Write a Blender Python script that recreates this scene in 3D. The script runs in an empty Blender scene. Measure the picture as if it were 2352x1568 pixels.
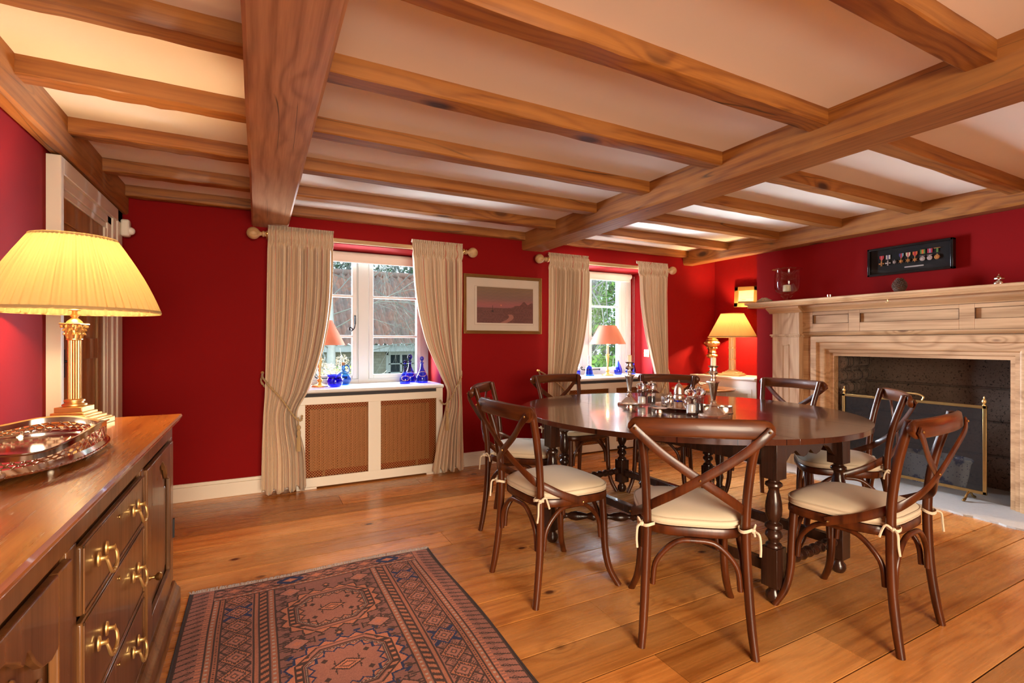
import bpy, math, random
import numpy as np
from math import sin, cos, pi, radians, sqrt, atan2, exp
from mathutils import Vector, Matrix
random.seed(7)
SC = bpy.context.scene
COL = SC.collection

# ------------------------------------------------------------------ camera
cam_d = bpy.data.cameras.new('camera')
cam = bpy.data.objects.new('camera', cam_d); COL.objects.link(cam)
cam_d.sensor_width = 36.0
cam_d.lens = 36.0 * 1129.0 / 2352.0
cam_d.clip_start = 0.05
cam.location = (0, 0, 1.18)
cam.rotation_euler = (radians(90), 0, radians(-27.35))
SC.camera = cam

# ------------------------------------------------------------------ world, exposure, big lights
SC.view_settings.view_transform = 'Standard'
SC.view_settings.look = 'None'
SC.view_settings.exposure = 1.34
SC.view_settings.gamma = 1.0
SC.view_settings.use_curve_mapping = False
cy = SC.cycles
cy.max_bounces = 9; cy.diffuse_bounces = 5; cy.glossy_bounces = 4
cy.transmission_bounces = 7; cy.transparent_max_bounces = 28
cy.sample_clamp_indirect = 6.0; cy.caustics_reflective = False; cy.caustics_refractive = False
cy.blur_glossy = 0.6
W = bpy.data.worlds.new('sky'); SC.world = W; W.use_nodes = True
W.node_tree.nodes['Background'].inputs[0].default_value = (0.66, 0.87, 1.0, 1)
W.node_tree.nodes['Background'].inputs[1].default_value = 0.95

def area(name, loc, target, sx, sy, power, col):
    d = bpy.data.lights.new(name, 'AREA'); d.shape = 'RECTANGLE'; d.size = sx; d.size_y = sy
    d.energy = power; d.color = col
    o = bpy.data.objects.new(name, d); COL.objects.link(o); o.location = loc
    o.rotation_euler = (Vector(target) - Vector(loc)).to_track_quat('-Z', 'Y').to_euler()
    return o
DAY = (0.80, 0.90, 1.0)
# daylight: high sky and bright ground outside each garden window
area('sky_daylight', (0.875, 5.7, 3.3), (0.875, 0, 3.3), 2.6, 2.2, 190, DAY)
area('sky_daylight', (3.40, 5.7, 3.3), (3.40, 0, 3.3), 2.6, 2.2, 190, DAY)
area('ground_daylight', (0.875, 5.1, 0.42), (0.875, 4.7, 2.2), 1.4, 0.36, 30, DAY)
area('ground_daylight', (3.40, 5.1, 0.42), (3.40, 4.7, 2.2), 1.4, 0.36, 30, DAY)
# bright overcast garden to the left of window 1 and between the two windows
area('garden_daylight', (-0.70, 6.0, 1.5), (-0.70, 0, 1.5), 1.5, 2.2, 520, DAY)
area('garden_daylight', (2.85, 6.0, 1.5), (2.85, 0, 1.5), 1.2, 2.2, 700, DAY)
# warm fill light added behind the camera, at the made-up opening in the back wall
rear = area('rear_fill', (.35, -2.25, 1.25), (.9, .6, 0), 1.8, 1.5, 58, (1.0, 0.80, 0.56)); rear.data.spread = radians(115)

# ------------------------------------------------------------------ mesh builder
def catmull(pts, n=6):
    P = [Vector(p) for p in pts]
    P = [P[0] * 2 - P[1]] + P + [P[-1] * 2 - P[-2]]
    out = []
    for i in range(1, len(P) - 2):
        for k in range(n):
            t = k / n
            a, b, c, d = P[i - 1], P[i], P[i + 1], P[i + 2]
            out.append(0.5 * ((2 * b) + (c - a) * t + (2 * a - 5 * b + 4 * c - d) * t * t + (3 * b - a - 3 * c + d) * t ** 3))
    out.append(P[-2]); return out

def base_loc(p):
    v = Vector((0, 0, 0))
    while p is not None:
        v += p.location; p = p.parent
    return v

class MB:
    def __init__(s): s.v = []; s.f = []; s.uv = {}
    def add(s, vs, fs):
        n = len(s.v); s.v += [tuple(v) for v in vs]; s.f += [tuple(i + n for i in f) for f in fs]; return s
    def box(s, x0, y0, z0, x1, y1, z1, M=None):
        vs = [(x, y, z) for z in (z0, z1) for y in (y0, y1) for x in (x0, x1)]
        if M is not None: vs = [M @ Vector(v) for v in vs]
        return s.add(vs, [(0, 2, 3, 1), (4, 5, 7, 6), (0, 1, 5, 4), (2, 6, 7, 3), (0, 4, 6, 2), (1, 3, 7, 5)])
    def rings(s, R, cap=True, closed=True):
        n = len(R[0]); vs = [p for r in R for p in r]; fs = []
        for i in range(len(R) - 1):
            for j in range(n if closed else n - 1):
                k = (j + 1) % n
                fs.append((i * n + j, i * n + k, (i + 1) * n + k, (i + 1) * n + j))
        if cap:
            fs.append(tuple(range(n))[::-1]); fs.append(tuple((len(R) - 1) * n + j for j in range(n)))
        return s.add(vs, fs)
    def tube(s, pts, r, seg=8, cap=True):
        P = [Vector(p) for p in pts]; m = len(P); R = []
        rr = r if isinstance(r, (list, tuple)) else [r] * m
        if len(rr) != m: rr = [rr[min(int(i * (len(rr) - 1) / (m - 1)), len(rr) - 2)] * (1 - (i * (len(rr) - 1) / (m - 1)) % 1) + rr[min(int(i * (len(rr) - 1) / (m - 1)) + 1, len(rr) - 1)] * ((i * (len(rr) - 1) / (m - 1)) % 1) for i in range(m)]
        up = None
        for i in range(m):
            t = (P[min(i + 1, m - 1)] - P[max(i - 1, 0)]).normalized()
            if up is None:
                a = Vector((0, 0, 1)) if abs(t.z) < .9 else Vector((1, 0, 0))
                up = (a - t * a.dot(t)).normalized()
            else:
                up = (up - t * up.dot(t)).normalized()
            b = t.cross(up)
            R.append([P[i] + (up * cos(2 * pi * k / seg) + b * sin(2 * pi * k / seg)) * rr[i] for k in range(seg)])
        return s.rings(R, cap)
    def lathe(s, prof, seg=24, c=(0, 0, 0), M=None, cap=True, lobes=0, la=0.0):
        R = []
        for r, z in prof:
            ring = []
            for k in range(seg):
                a = 2 * pi * k / seg; q = max(r, 1e-4) * (1 + la * cos(lobes * a)) if lobes else max(r, 1e-4)
                p = Vector((q * cos(a), q * sin(a), z))
                if M is not None: p = M @ p
                ring.append(p + Vector(c))
            R.append(ring)
        return s.rings(R, cap)
    def ball(s, c, r, seg=14, sq=(1, 1, 1)):
        n = seg // 2; M = Matrix.Diagonal((sq[0], sq[1], sq[2]))
        return s.lathe([(r * sin(pi * i / n), -r * cos(pi * i / n)) for i in range(n + 1)], seg, c, M)
    def strip(s, pts, nrm, w, t):
        P = [Vector(p) for p in pts]; m = len(P); R = []
        for i in range(m):
            T = (P[min(i + 1, m - 1)] - P[max(i - 1, 0)]).normalized()
            N = Vector(nrm[i] if isinstance(nrm, list) else nrm); N = (N - T * N.dot(T)).normalized(); B = T.cross(N)
            ww = w[i] if isinstance(w, list) else w
            R.append([P[i] + B * a * ww / 2 + N * b * t / 2 for a, b in ((-1, -.3), (-.8, -1), (.8, -1), (1, -.3), (1, .3), (.8, 1), (-.8, 1), (-1, .3))])
        return s.rings(R)
    def prism(s, poly, M0, t0, t1):
        """poly of (u,v); M0 maps (u,v,t) to space"""
        n = len(poly)
        vs = [M0(u, v, t0) for u, v in poly] + [M0(u, v, t1) for u, v in poly]
        fs = [tuple(range(n))[::-1], tuple(range(n, 2 * n))] + [(i, (i + 1) % n, n + (i + 1) % n, n + i) for i in range(n)]
        return s.add(vs, fs)
    def build(s, name, mat, parent=None, w=False, smooth=True, bevel=0, ang=40, sub=0, fix=True):
        vs = s.v
        loc = Vector((0, 0, 0))
        if parent is None:
            a = np.array(vs); loc = Vector(((a[:, 0].min() + a[:, 0].max()) / 2, (a[:, 1].min() + a[:, 1].max()) / 2, a[:, 2].min()))
            vs = [(x - loc.x, y - loc.y, z - loc.z) for x, y, z in vs]
        elif w:
            L = base_loc(parent); vs = [(x - L.x, y - L.y, z - L.z) for x, y, z in vs]
        me = bpy.data.meshes.new(name); me.from_pydata(vs, [], s.f); me.update()
        if fix:
            import bmesh
            bm = bmesh.new(); bm.from_mesh(me); bmesh.ops.recalc_face_normals(bm, faces=bm.faces); bm.to_mesh(me); bm.free()
        o = bpy.data.objects.new(name, me); COL.objects.link(o)
        if mat is not None: me.materials.append(mat)
        if smooth:
            me.shade_smooth()
            try: me.set_sharp_from_angle(angle=radians(ang))
            except Exception: pass
        if parent is None: o.location = loc
        else: o.parent = parent
        if bevel:
            b = o.modifiers.new('bevel', 'BEVEL'); b.width = bevel; b.segments = 2; b.limit_method = 'ANGLE'; b.angle_limit = radians(40)
        if sub:
            b = o.modifiers.new('sub', 'SUBSURF'); b.levels = sub; b.render_levels = sub
        return o

def tag(o, label=None, cat=None, group=None, kind=None):
    if label: o['label'] = label
    if cat: o['category'] = cat
    if group: o['group'] = group
    if kind: o['kind'] = kind
    return o
def thing(name, loc, label, cat, rz=0, group=None):
    o = bpy.data.objects.new(name, None); COL.objects.link(o); o.empty_display_size = .1
    o.location = loc; o.rotation_euler = (0, 0, rz); return tag(o, label, cat, group)
def copy_tree(o, parent=None):
    c = o.copy(); COL.objects.link(c); c.parent = parent
    for ch in list(o.children): copy_tree(ch, c)
    return c
def struct(o): o['kind'] = 'structure'; return o

# ------------------------------------------------------------------ materials
class NT:
    def __init__(s, name):
        s.m = bpy.data.materials.new(name); s.m.use_nodes = True; s.t = s.m.node_tree; s.b = s.t.nodes['Principled BSDF']
        s.out = s.t.nodes['Material Output']
    def n(s, typ, **kw):
        x = s.t.nodes.new(typ)
        for k, v in kw.items():
            if k == 'ins':
                for a, b in v.items():
                    if hasattr(b, 'is_linked'): s.t.links.new(b, x.inputs[a])
                    else: x.inputs[a].default_value = b
            else: setattr(x, k, v)
        return x
    def math(s, op, a, b=0.0, c=None, clamp=False):
        x = s.t.nodes.new('ShaderNodeMath'); x.operation = op; x.use_clamp = clamp
        for i, q in enumerate((a, b, c)):
            if q is None: continue
            if hasattr(q, 'is_linked'): s.t.links.new(q, x.inputs[i])
            else: x.inputs[i].default_value = q
        return x.outputs[0]
    def mix(s, f, a, b):
        x = s.t.nodes.new('ShaderNodeMix'); x.data_type = 'RGBA'
        for i, q in ((0, f), (6, a), (7, b)):
            if hasattr(q, 'is_linked'): s.t.links.new(q, x.inputs[i])
            else: x.inputs[i].default_value = q if i == 0 else (*q[:3], 1)
        return x.outputs[2]
    def ramp(s, f, stops):
        x = s.t.nodes.new('ShaderNodeValToRGB'); s.t.links.new(f, x.inputs[0])
        e = x.color_ramp.elements
        while len(e) < len(stops): e.new(.5)
        for q, (p, c) in zip(e, stops): q.position = p; q.color = (*c[:3], 1) if hasattr(c, '__len__') else (c, c, c, 1)
        return x.outputs[0]
    def set(s, **kw):
        for k, v in kw.items():
            k = {'color': 'Base Color', 'rough': 'Roughness', 'metal': 'Metallic', 'coat': 'Coat Weight', 'spec': 'Specular IOR Level', 'trans': 'Transmission Weight', 'ior': 'IOR', 'normal': 'Normal', 'emit': 'Emission Color', 'estr': 'Emission Strength', 'alpha': 'Alpha', 'sss': 'Subsurface Weight', 'sheen': 'Sheen Weight', 'coatr': 'Coat Roughness'}[k]
            i = s.b.inputs[k]
            if hasattr(v, 'is_linked'): s.t.links.new(v, i)
            elif hasattr(v, '__len__'): i.default_value = (*v[:3], 1)
            else: i.default_value = v
        return s
    def bump(s, h, strength=.3, dist=.01):
        x = s.n('ShaderNodeBump', ins={'Height': h, 'Strength': strength, 'Distance': dist}); s.set(normal=x.outputs[0]); return s
    def coord(s, which='Object', rand=False):
        tc = s.n('ShaderNodeTexCoord').outputs[which]
        if rand:
            oi = s.n('ShaderNodeObjectInfo').outputs['Random']
            off = s.math('MULTIPLY', oi, 37.0)
            tc = s.n('ShaderNodeVectorMath', operation='ADD', ins={0: tc, 1: s.n('ShaderNodeCombineXYZ', ins={0: off, 1: off, 2: off}).outputs[0]}).outputs[0]
        return tc
    def scale(s, v, sc): return s.n('ShaderNodeMapping', ins={'Vector': v, 'Scale': sc}).outputs[0]
    def noise(s, v, scale=1, detail=3, rough=.55, dist=0):
        return s.n('ShaderNodeTexNoise', ins={'Vector': v, 'Scale': scale, 'Detail': detail, 'Roughness': rough, 'Distortion': dist}).outputs['Fac']

def plain(name, col, rough=.5, metal=0, var=.08, vs=6.0, bump=0, **kw):
    """procedural plain finish: slight colour mottling plus optional bump"""
    n = NT(name); c = n.coord(rand=True); f = n.noise(c, vs, 4)
    a = tuple(x * (1 - var) for x in col); b = tuple(min(1, x * (1 + var)) for x in col)
    n.set(color=n.mix(f, a, b), rough=rough, metal=metal, **kw)
    if bump: n.bump(n.noise(c, vs * 12, 3), bump, .002)
    return n.m

def wood(name, dark, light, knot, axis=0, rough=.45, fs=1.0, knots=True, coat=0, bump=.15, ringf=26., uvattr=None, worn=None, kn=.075, warp=9.0, crack=False, vsc=(1.5, 3.6), spec=.5):
    n = NT(name); P = n.coord(rand=True)
    def sc(al, ac): v = [ac * fs] * 3; v[axis] = al * fs; return n.scale(P, tuple(v))
    n1 = n.noise(sc(.55, 2.2), 1, 3, .5)
    sep = n.n('ShaderNodeSeparateXYZ', ins={0: P})
    cr = [k for k in (0, 1, 2) if k != axis]
    base = n.math('ADD', sep.outputs[cr[0]], n.math('MULTIPLY', sep.outputs[cr[1]], .8))
    t = n.math('ADD', n.math('MULTIPLY', base, ringf * fs), n.math('MULTIPLY', n1, warp))
    if knots:
        vo = n.n('ShaderNodeTexVoronoi', ins={'Vector': sc(*vsc), 'Scale': 1.0, 'Randomness': 1.0})
        kd = vo.outputs['Distance']
        near = n.math('POWER', 2.718, n.math('MULTIPLY', kd, -7.0))
        t = n.math('ADD', t, n.math('MULTIPLY', near, 9.0))
    ring = n.math('MULTIPLY_ADD', n.math('SINE', n.math('MULTIPLY', t, 3.0)), .5, .5)
    ring = n.math('POWER', ring, 2.4)
    fine = n.noise(sc(2.5, 75), 1, 3, .65)
    broad = n.noise(sc(.8, 4), 1, 2)
    fc = n.ramp(fine, [(.36, 0.0), (.64, 1.0)])
    g = n.math('ADD', n.math('MULTIPLY', ring, .48), n.math('MULTIPLY', fc, .42))
    g = n.math('ADD', g, n.math('MULTIPLY', n.math('SUBTRACT', broad, .42), .6), clamp=True)
    c = n.mix(g, light, dark)
    if crack:
        cn = n.noise(sc(.45, 7.5), 1, 1, .3); pm = n.ramp(n.noise(sc(1.2, 1.2), 1, 1), [(.50, 0.0), (.56, 1.0)])
        ck = n.math('MULTIPLY', n.ramp(n.math('ABSOLUTE', n.math('SUBTRACT', cn, .5)), [(.002, 1.0), (.006, 0.0)]), pm)
        c = n.mix(ck, c, tuple(q * .12 for q in dark))
    if worn:
        wf = n.ramp(n.noise(sc(.9, 1.6), 1.3, 5), [(.45, 0.0), (.62, 1.0)])
        c = n.mix(n.math('MULTIPLY', wf, .55), c, worn)
    if knots:
        kf = n.ramp(kd, [(kn * .55, 1.0), (kn * 1.25, 0.0)])
        c = n.mix(kf, c, knot)
    if uvattr:
        at = n.n('ShaderNodeAttribute', attribute_name=uvattr)
        v = n.math('MULTIPLY_ADD', at.outputs['Fac'], .55, .72)
        hs = n.n('ShaderNodeHueSaturation', ins={'Value': v, 'Color': c}); c = hs.outputs[0]
    n.set(color=c, rough=n.math('MULTIPLY_ADD', fine, .15, rough - .07), coat=coat, spec=spec)
    if bump: n.bump(g, bump, .002)
    return n.m

red = NT('red_wall_paint'); _c = red.coord('Object')
red.set(color=red.mix(red.noise(_c, 1.7, 3), (.20, .0028, .0034), (.23, .0036, .0042)), rough=.75, spec=.10)
red.bump(red.noise(_c, 60, 3), .08, .002); RED = red.m
CEIL = plain('ceiling_plaster', (.88, .81, .70), .9, var=.02, vs=2, bump=.1)
WHITE = plain('cream_gloss_paint', (.76, .68, .57), .35, var=.02, vs=4)
FRAMEW = plain('white_window_paint', (.52, .53, .52), .35, var=.02, vs=4)
SILLW = plain('white_sill_paint', (.66, .65, .64), .3, var=.02, vs=4)
pine_a = ((.15, .038, .005), (.35, .125, .020), (.045, .012, .003))
BEAM = [wood('beam_pine_x', *pine_a, axis=0, rough=.5, worn=(.38, .155, .038), kn=.12, ringf=46., warp=6., crack=True), wood('beam_pine_y', *pine_a, axis=1, rough=.5, worn=(.42, .19, .055), kn=.12, ringf=46., warp=6., crack=True)]
BIGBEAM = wood('beam_pine_limed', (.27, .11, .045), (.56, .29, .145), (.12, .045, .02), axis=1, rough=.42, worn=(.48, .25, .13), ringf=26., warp=11., crack=True, kn=.11)
FLOORW = wood('floor_pine', (.30, .092, .016), (.56, .22, .052), (.09, .026, .007), axis=0, rough=.27, uvattr='tone', worn=(.62, .31, .11), bump=.12, ringf=20, kn=.085, vsc=(3.0, 4.6))
STRIPX = wood('stripped_pine', (.30, .145, .055), (.56, .33, .165), (.16, .07, .03), axis=1, rough=.55, ringf=18, kn=.05)
STRIPZ = wood('stripped_pine_upright', (.34, .18, .08), (.62, .41, .24), (.16, .07, .03), axis=2, rough=.55, ringf=18, kn=.05)
CHAIRW = wood('chair_beech', (.030, .0062, .0018), (.090, .020, .0045), (.05, .02, .01), axis=2, rough=.31, knots=False, coat=.10, spec=.35, bump=.04)
CHAIRX = wood('chair_beech_rail', (.036, .0075, .002), (.11, .026, .005), (.05, .02, .01), axis=1, rough=.34, knots=True, coat=.08, spec=.35, bump=.04, kn=.04)
TABW = wood('dark_oak_turned', (.012, .0045, .003), (.038, .013, .007), (.02, .01, .006), axis=2, rough=.24, knots=False, coat=.15, spec=.35, bump=.05)
SIDEW = wood('sideboard_oak', (.10, .038, .012), (.24, .10, .032), (.04, .02, .01), axis=2, rough=.30, knots=False, coat=.25, bump=.05, ringf=14)
SIDETOP = wood('sideboard_top_oak', (.22, .055, .010), (.58, .21, .045), (.1, .03, .01), axis=1, rough=.25, knots=False, coat=.3, bump=.10, ringf=10)
OAK = wood('door_oak', (.24, .11, .035), (.40, .20, .07), (.1, .04, .02), axis=2, rough=.4, knots=False, bump=.05)
OAKPALE = wood('turned_oak_pale', (.40, .22, .09), (.58, .36, .17), (.3, .15, .06), axis=0, rough=.5, knots=False, bump=.05, fs=2)
# table top with plank joints
tt = NT('dark_oak_planks'); P = tt.coord('Object')
sp = tt.n('ShaderNodeSeparateXYZ', ins={0: P})
fib = tt.noise(tt.scale(P, (60, 2.2, 20)), 1, 4, .65); br = tt.noise(tt.scale(P, (6, .8, 3)), 1, 3)
lin = tt.math('ABSOLUTE', tt.math('SUBTRACT', tt.math('FRACT', tt.math('MULTIPLY_ADD', sp.outputs[0], 5.6, .5)), .5))
groove = tt.ramp(lin, [(.0, 1.0), (.018, 0.0)])
cc = tt.mix(tt.math('MULTIPLY', tt.math('ADD', fib, br), .5), (.026, .008, .005), (.10, .030, .013))
tt.set(color=tt.mix(groove, cc, (.006, .003, .002)), rough=tt.math('MULTIPLY_ADD', fib, .20, .10), coat=.55, coatr=.07)
tt.bump(tt.math('SUBTRACT', tt.math('MULTIPLY', fib, .5), groove), .10, .002); TTOP = tt.m
BRASS = plain('brass', (.84, .58, .23), .38, .9, var=.1, vs=20)
BRASSD = plain('aged_brass', (.45, .28, .10), .35, 1, var=.2, vs=30)
GOLD = plain('gilt', (.75, .50, .20), .38, 1, var=.25, vs=40, bump=.4)
SILVER = plain('silver_plate', (.82, .77, .70), .12, 1, var=.08, vs=20)
SILVERT = plain('silver_tarnished', (.78, .68, .58), .14, 1, var=.22, vs=60, bump=.35)
IRON = plain('black_iron', (.02, .02, .022), .45, .6)
BLACK = plain('black_lacquer', (.008, .008, .009), .15)
def fabric(name, col, sc=260, bump=.3, **kw):
    n = NT(name); c = n.coord('Object'); f = n.noise(c, 9, 4); g = n.noise(c, sc, 2)
    n.set(color=n.mix(f, tuple(x * .93 for x in col), tuple(min(1, x * 1.05) for x in col)), rough=.9, sheen=.2, **kw); n.bump(g, bump, .001); return n.m
CUSH = fabric('cream_canvas', (.60, .49, .35))
PIPE = fabric('cream_piping', (.50, .40, .28))
WAX = plain('ivory_wax', (.80, .68, .46), .45, sss=.1)
PLUSH = plain('white_plastic', (.78, .72, .62), .4)
def glass(name, col, tcol=(1, 1, 1), rough=0.02, tint=1.0, ior=1.45):
    n = NT(name); fr = n.n('ShaderNodeFresnel', ins={'IOR': ior})
    lw = n.n('ShaderNodeTexNoise', ins={'Scale': 3.0}).outputs['Fac']
    tr = n.n('ShaderNodeBsdfTransparent', ins={'Color': (*col, 1)}); gl = n.n('ShaderNodeBsdfGlossy', ins={'Color': (1, 1, 1, 1), 'Roughness': rough})
    mx = n.n('ShaderNodeMixShader'); bf = n.math('SUBTRACT', 1.0, n.n('ShaderNodeNewGeometry').outputs['Backfacing']); f = n.math('MULTIPLY', n.math('MULTIPLY_ADD', lw, .01, fr.outputs[0]), bf)
    n.t.links.new(f, mx.inputs[0]); n.t.links.new(tr.outputs[0], mx.inputs[1]); n.t.links.new(gl.outputs[0], mx.inputs[2])
    n.t.links.new(mx.outputs[0], n.out.inputs[0]); return n.m
PANE = glass('window_glass', (.97, .99, 1.0), ior=1.18)
CLEAR = glass('clear_glass', (.93, .93, .93)); MILLG = glass('acrylic_body', (.86, .87, .89), ior=2.0)
PICGLASS = glass('picture_glass', (.96, .96, .96), ior=1.3)
COB = glass('cobalt_glass', (.13, .20, .95)); COBL = glass('light_cobalt_glass', (.16, .46, .95))
acr = NT('acrylic'); _k = acr.noise(acr.coord('Object'), 8, 2)
acr.set(color=acr.mix(_k, (.92, .92, .93), (.97, .97, .98)), rough=.03, trans=1.0, ior=1.4); ACR = acr.m
def shade_mat(name, col, trans, mixf=.5, weave=200):
    n = NT(name); c = n.coord('Object'); w = n.noise(c, weave, 2); w2 = n.noise(c, 7, 2)
    k = n.mix(n.math('MULTIPLY', n.math('ADD', w, w2), .5), tuple(x * .9 for x in col), col)
    k2 = n.mix(w2, tuple(x * .95 for x in trans), trans)
    d = n.n('ShaderNodeBsdfDiffuse', ins={'Color': k}); t = n.n('ShaderNodeBsdfTranslucent', ins={'Color': k2})
    mx = n.n('ShaderNodeMixShader', ins={0: mixf}); n.t.links.new(d.outputs[0], mx.inputs[1]); n.t.links.new(t.outputs[0], mx.inputs[2])
    n.t.links.new(mx.outputs[0], n.out.inputs[0]); return n.m
SHADEY = shade_mat('pleated_silk_shade', (.62, .43, .20), (.34, .26, .105), .36)
SHADEP = shade_mat('salmon_card_shade', (.50, .19, .14), (.42, .12, .05), .20)
STEM = plain('lamp_ivory_reed', (.80, .62, .30), .35)
VCOL = {}
def vcol_mat(name, rough=.9, bump=.3, var=.12, sc=220, **kw):
    n = NT(name); a = n.n('ShaderNodeAttribute', attribute_name='col'); f = n.noise(n.coord('Object'), 5, 4); g = n.noise(n.coord('Object'), sc, 2)
    hs = n.n('ShaderNodeHueSaturation', ins={'Value': n.math('MULTIPLY_ADD', n.math('ADD', f, n.math('MULTIPLY', g, .5)), var * 2, 1 - var * 1.5), 'Color': a.outputs['Color']})
    n.set(color=hs.outputs[0], rough=rough, **kw)
    if bump: n.bump(g, bump, .002)
    return n.m
RUGM = vcol_mat('wool_rug', .95, .5, .22, 260)
PRINT = vcol_mat('art_print', .6, 0, .05)
def grid_obj(name, mat, parent, nx, ny, pos, col):
    """grid of quads; pos(u,v)->xyz arrays, col(u,v)->rgb arrays for face centres"""
    u, v = np.meshgrid(np.linspace(0, 1, nx + 1), np.linspace(0, 1, ny + 1), indexing='ij')
    p = np.stack(pos(u, v), -1).reshape(-1, 3)
    i, j = np.meshgrid(np.arange(nx), np.arange(ny), indexing='ij'); b = (i * (ny + 1) + j).ravel()
    f = np.stack([b, b + ny + 1, b + ny + 2, b + 1], -1)
    me = bpy.data.meshes.new(name); me.vertices.add(len(p)); me.vertices.foreach_set('co', p.ravel())
    me.loops.add(f.size); me.loops.foreach_set('vertex_index', f.ravel()); me.polygons.add(len(f))
    me.polygons.foreach_set('loop_start', np.arange(0, f.size, 4)); me.polygons.foreach_set('loop_total', np.full(len(f), 4)); me.update(); me.validate()
    at = me.color_attributes.new('col', 'FLOAT_COLOR', 'CORNER')
    uc = ((i + .5) / nx).ravel(); vc = ((j + .5) / ny).ravel(); c = np.stack(col(uc, vc), -1)
    c4 = np.concatenate([c, np.ones((len(c), 1))], 1); at.data.foreach_set('color', np.repeat(c4, 4, 0).ravel().astype(np.float32))
    me.materials.append(mat); o = bpy.data.objects.new(name, me); COL.objects.link(o); o.parent = parent; return o

# ================================================================== THE ROOM
WL, WR, WB, WF = -0.885, 5.12, -2.0, 4.33      # left, right, back, window wall
CZ = 2.26
# floor boards along X
fm = MB(); tone = []
y = WB; k = 0; bw = [.205, .225, .20, .235, .215, .22, .21, .19]
while y < 4.75:
    w_ = bw[k % 8]; x = WL - .2 - random.random() * 2
    while x < 5.4:
        L_ = random.uniform(2.6, 4.4); fm.box(max(x, WL - .2), y + .003, -.006, min(x + L_ - .003, 5.4), y + w_ - .003, 0)
        tone.append(random.random()); x += L_
    y += w_; k += 1
fl = fm.build('floor', FLOORW, bevel=0, smooth=False); struct(fl)
at = fl.data.attributes.new('tone', 'FLOAT', 'FACE'); at.data.foreach_set('value', np.repeat(np.array(tone, dtype=np.float32), 6))
sb = MB().box(WL - .2, WB - .2, -.10, 5.5, 4.9, -.0062).build('subfloor', plain('dark_gap', (.012, .006, .003), .95)); struct(sb)
struct(MB().box(WL - .2, WB - .2, CZ, 5.4, 4.7, CZ + .12).build('ceiling', CEIL, smooth=False))
# left wall with door opening Y 3.10..3.92, Z 0..1.90
m = MB().box(WL - .2, WB, 0, WL, 3.08, CZ).box(WL - .2, 3.94, 0, WL, 4.7, CZ).box(WL - .2, 3.08, 1.92, WL, 3.94, CZ)
struct(m.build('wall_left', RED, smooth=False))
# window wall, windows at X .25..1.50 and 2.72..4.08
OP = [(.25, 1.50), (2.72, 4.08)]; Z0, Z1 = .76, 2.0
m = MB(); xs = [WL - .2, OP[0][0], OP[0][1], OP[1][0], OP[1][1], WR + .2]
for i in (0, 2, 4): m.box(xs[i], WF, 0, xs[i + 1], 4.82, CZ)
for a, b in OP: m.box(a, WF, 0, b, 4.82, Z0).box(a, WF, Z1, b, 4.82, CZ)
struct(m.build('wall_front', RED, smooth=False))
m = MB()
for i in (0, 2, 4): m.box(xs[i] - (3 if i == 0 else 0), 4.821, -.8, xs[i + 1] + (3 if i == 4 else 0), 4.86, 2.6)
for a, b in OP: m.box(a, 4.821, -.8, b, 4.86, Z0).box(a, 4.821, Z1, b, 4.86, 2.6)
struct(m.build('wall_outside', plain('outside_stone', (.16, .15, .13), .95, var=.2, vs=4), smooth=False))
# right wall alcoves and chimney breast X 4.72, Y .62..3.45 with firebox
struct(MB().box(WR, 3.45, 0, WR + .2, 4.7, CZ).box(WR, WB, 0, WR + .2, .62, CZ).build('wall_right', RED, smooth=False))
BX = 4.72
struct(MB().box(BX, 2.64, 0, 5.32, 3.45, CZ).box(BX, .62, 0, 5.32, 1.43, CZ).box(BX, 1.43, 1.06, 5.32, 2.64, CZ).build('wall_chimney', RED, smooth=False))
# firebox of rough stone
st = NT('sooty_stone'); P = st.coord('Object')
brk = st.n('ShaderNodeTexBrick', ins={'Vector': st.n('ShaderNodeMapping', ins={'Vector': P, 'Rotation': (radians(90), 0, radians(90)), 'Location': (0, 0, 0)}).outputs[0], 'Scale': 2.6, 'Mortar Size': .03, 'Color1': (.16, .10, .07, 1), 'Color2': (.10, .07, .05, 1), 'Mortar': (.05, .035, .025, 1), 'Mortar Smooth': .6, 'Bias': 0.0})
brk.inputs['Row Height'].default_value = .32; brk.inputs['Brick Width'].default_value = .7
ns = st.noise(P, 5, 8, .65); sp_ = st.ramp(st.noise(P, 60, 4, .7), [(.36, 1.0), (.44, 0.0)])
cc = st.mix(ns, brk.outputs['Color'], (.20, .135, .10))
st.set(color=st.mix(sp_, cc, (.02, .015, .012)), rough=.95)
st.bump(st.math('ADD', st.math('MULTIPLY', ns, 1.0), st.math('MULTIPLY', brk.outputs['Fac'], -.5)), .9, .03); SOOT = st.m
def rough_panel(mb, o, du, dv, nu, nv, amp, nrm):
    rnd = random.Random(3); ph = [(rnd.uniform(2, 22), rnd.uniform(2, 22), rnd.uniform(0, 6)) for _ in range(14)]
    vs = []
    for i in range(nu + 1):
        for j in range(nv + 1):
            u, v = i / nu, j / nv; a = sum(sin(p[0] * u + p[1] * v + p[2]) for p in ph) / 14
            vs.append(Vector(o) + Vector(du) * u + Vector(dv) * v + Vector(nrm) * amp * a * 2)
    mb.add(vs, [(i * (nv + 1) + j, (i + 1) * (nv + 1) + j, (i + 1) * (nv + 1) + j + 1, i * (nv + 1) + j + 1) for i in range(nu) for j in range(nv)])
fb = MB()
rough_panel(fb, (5.2, 1.35, 0), (0, 1.37, 0), (0, 0, 1.3), 40, 36, .02, (-1, 0, 0))
fb.box(5.24, 1.4, 0, 5.3, 2.66, 1.3)
struct(fb.build('wall_firebox', SOOT, smooth=True, ang=80, fix=False))
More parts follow.
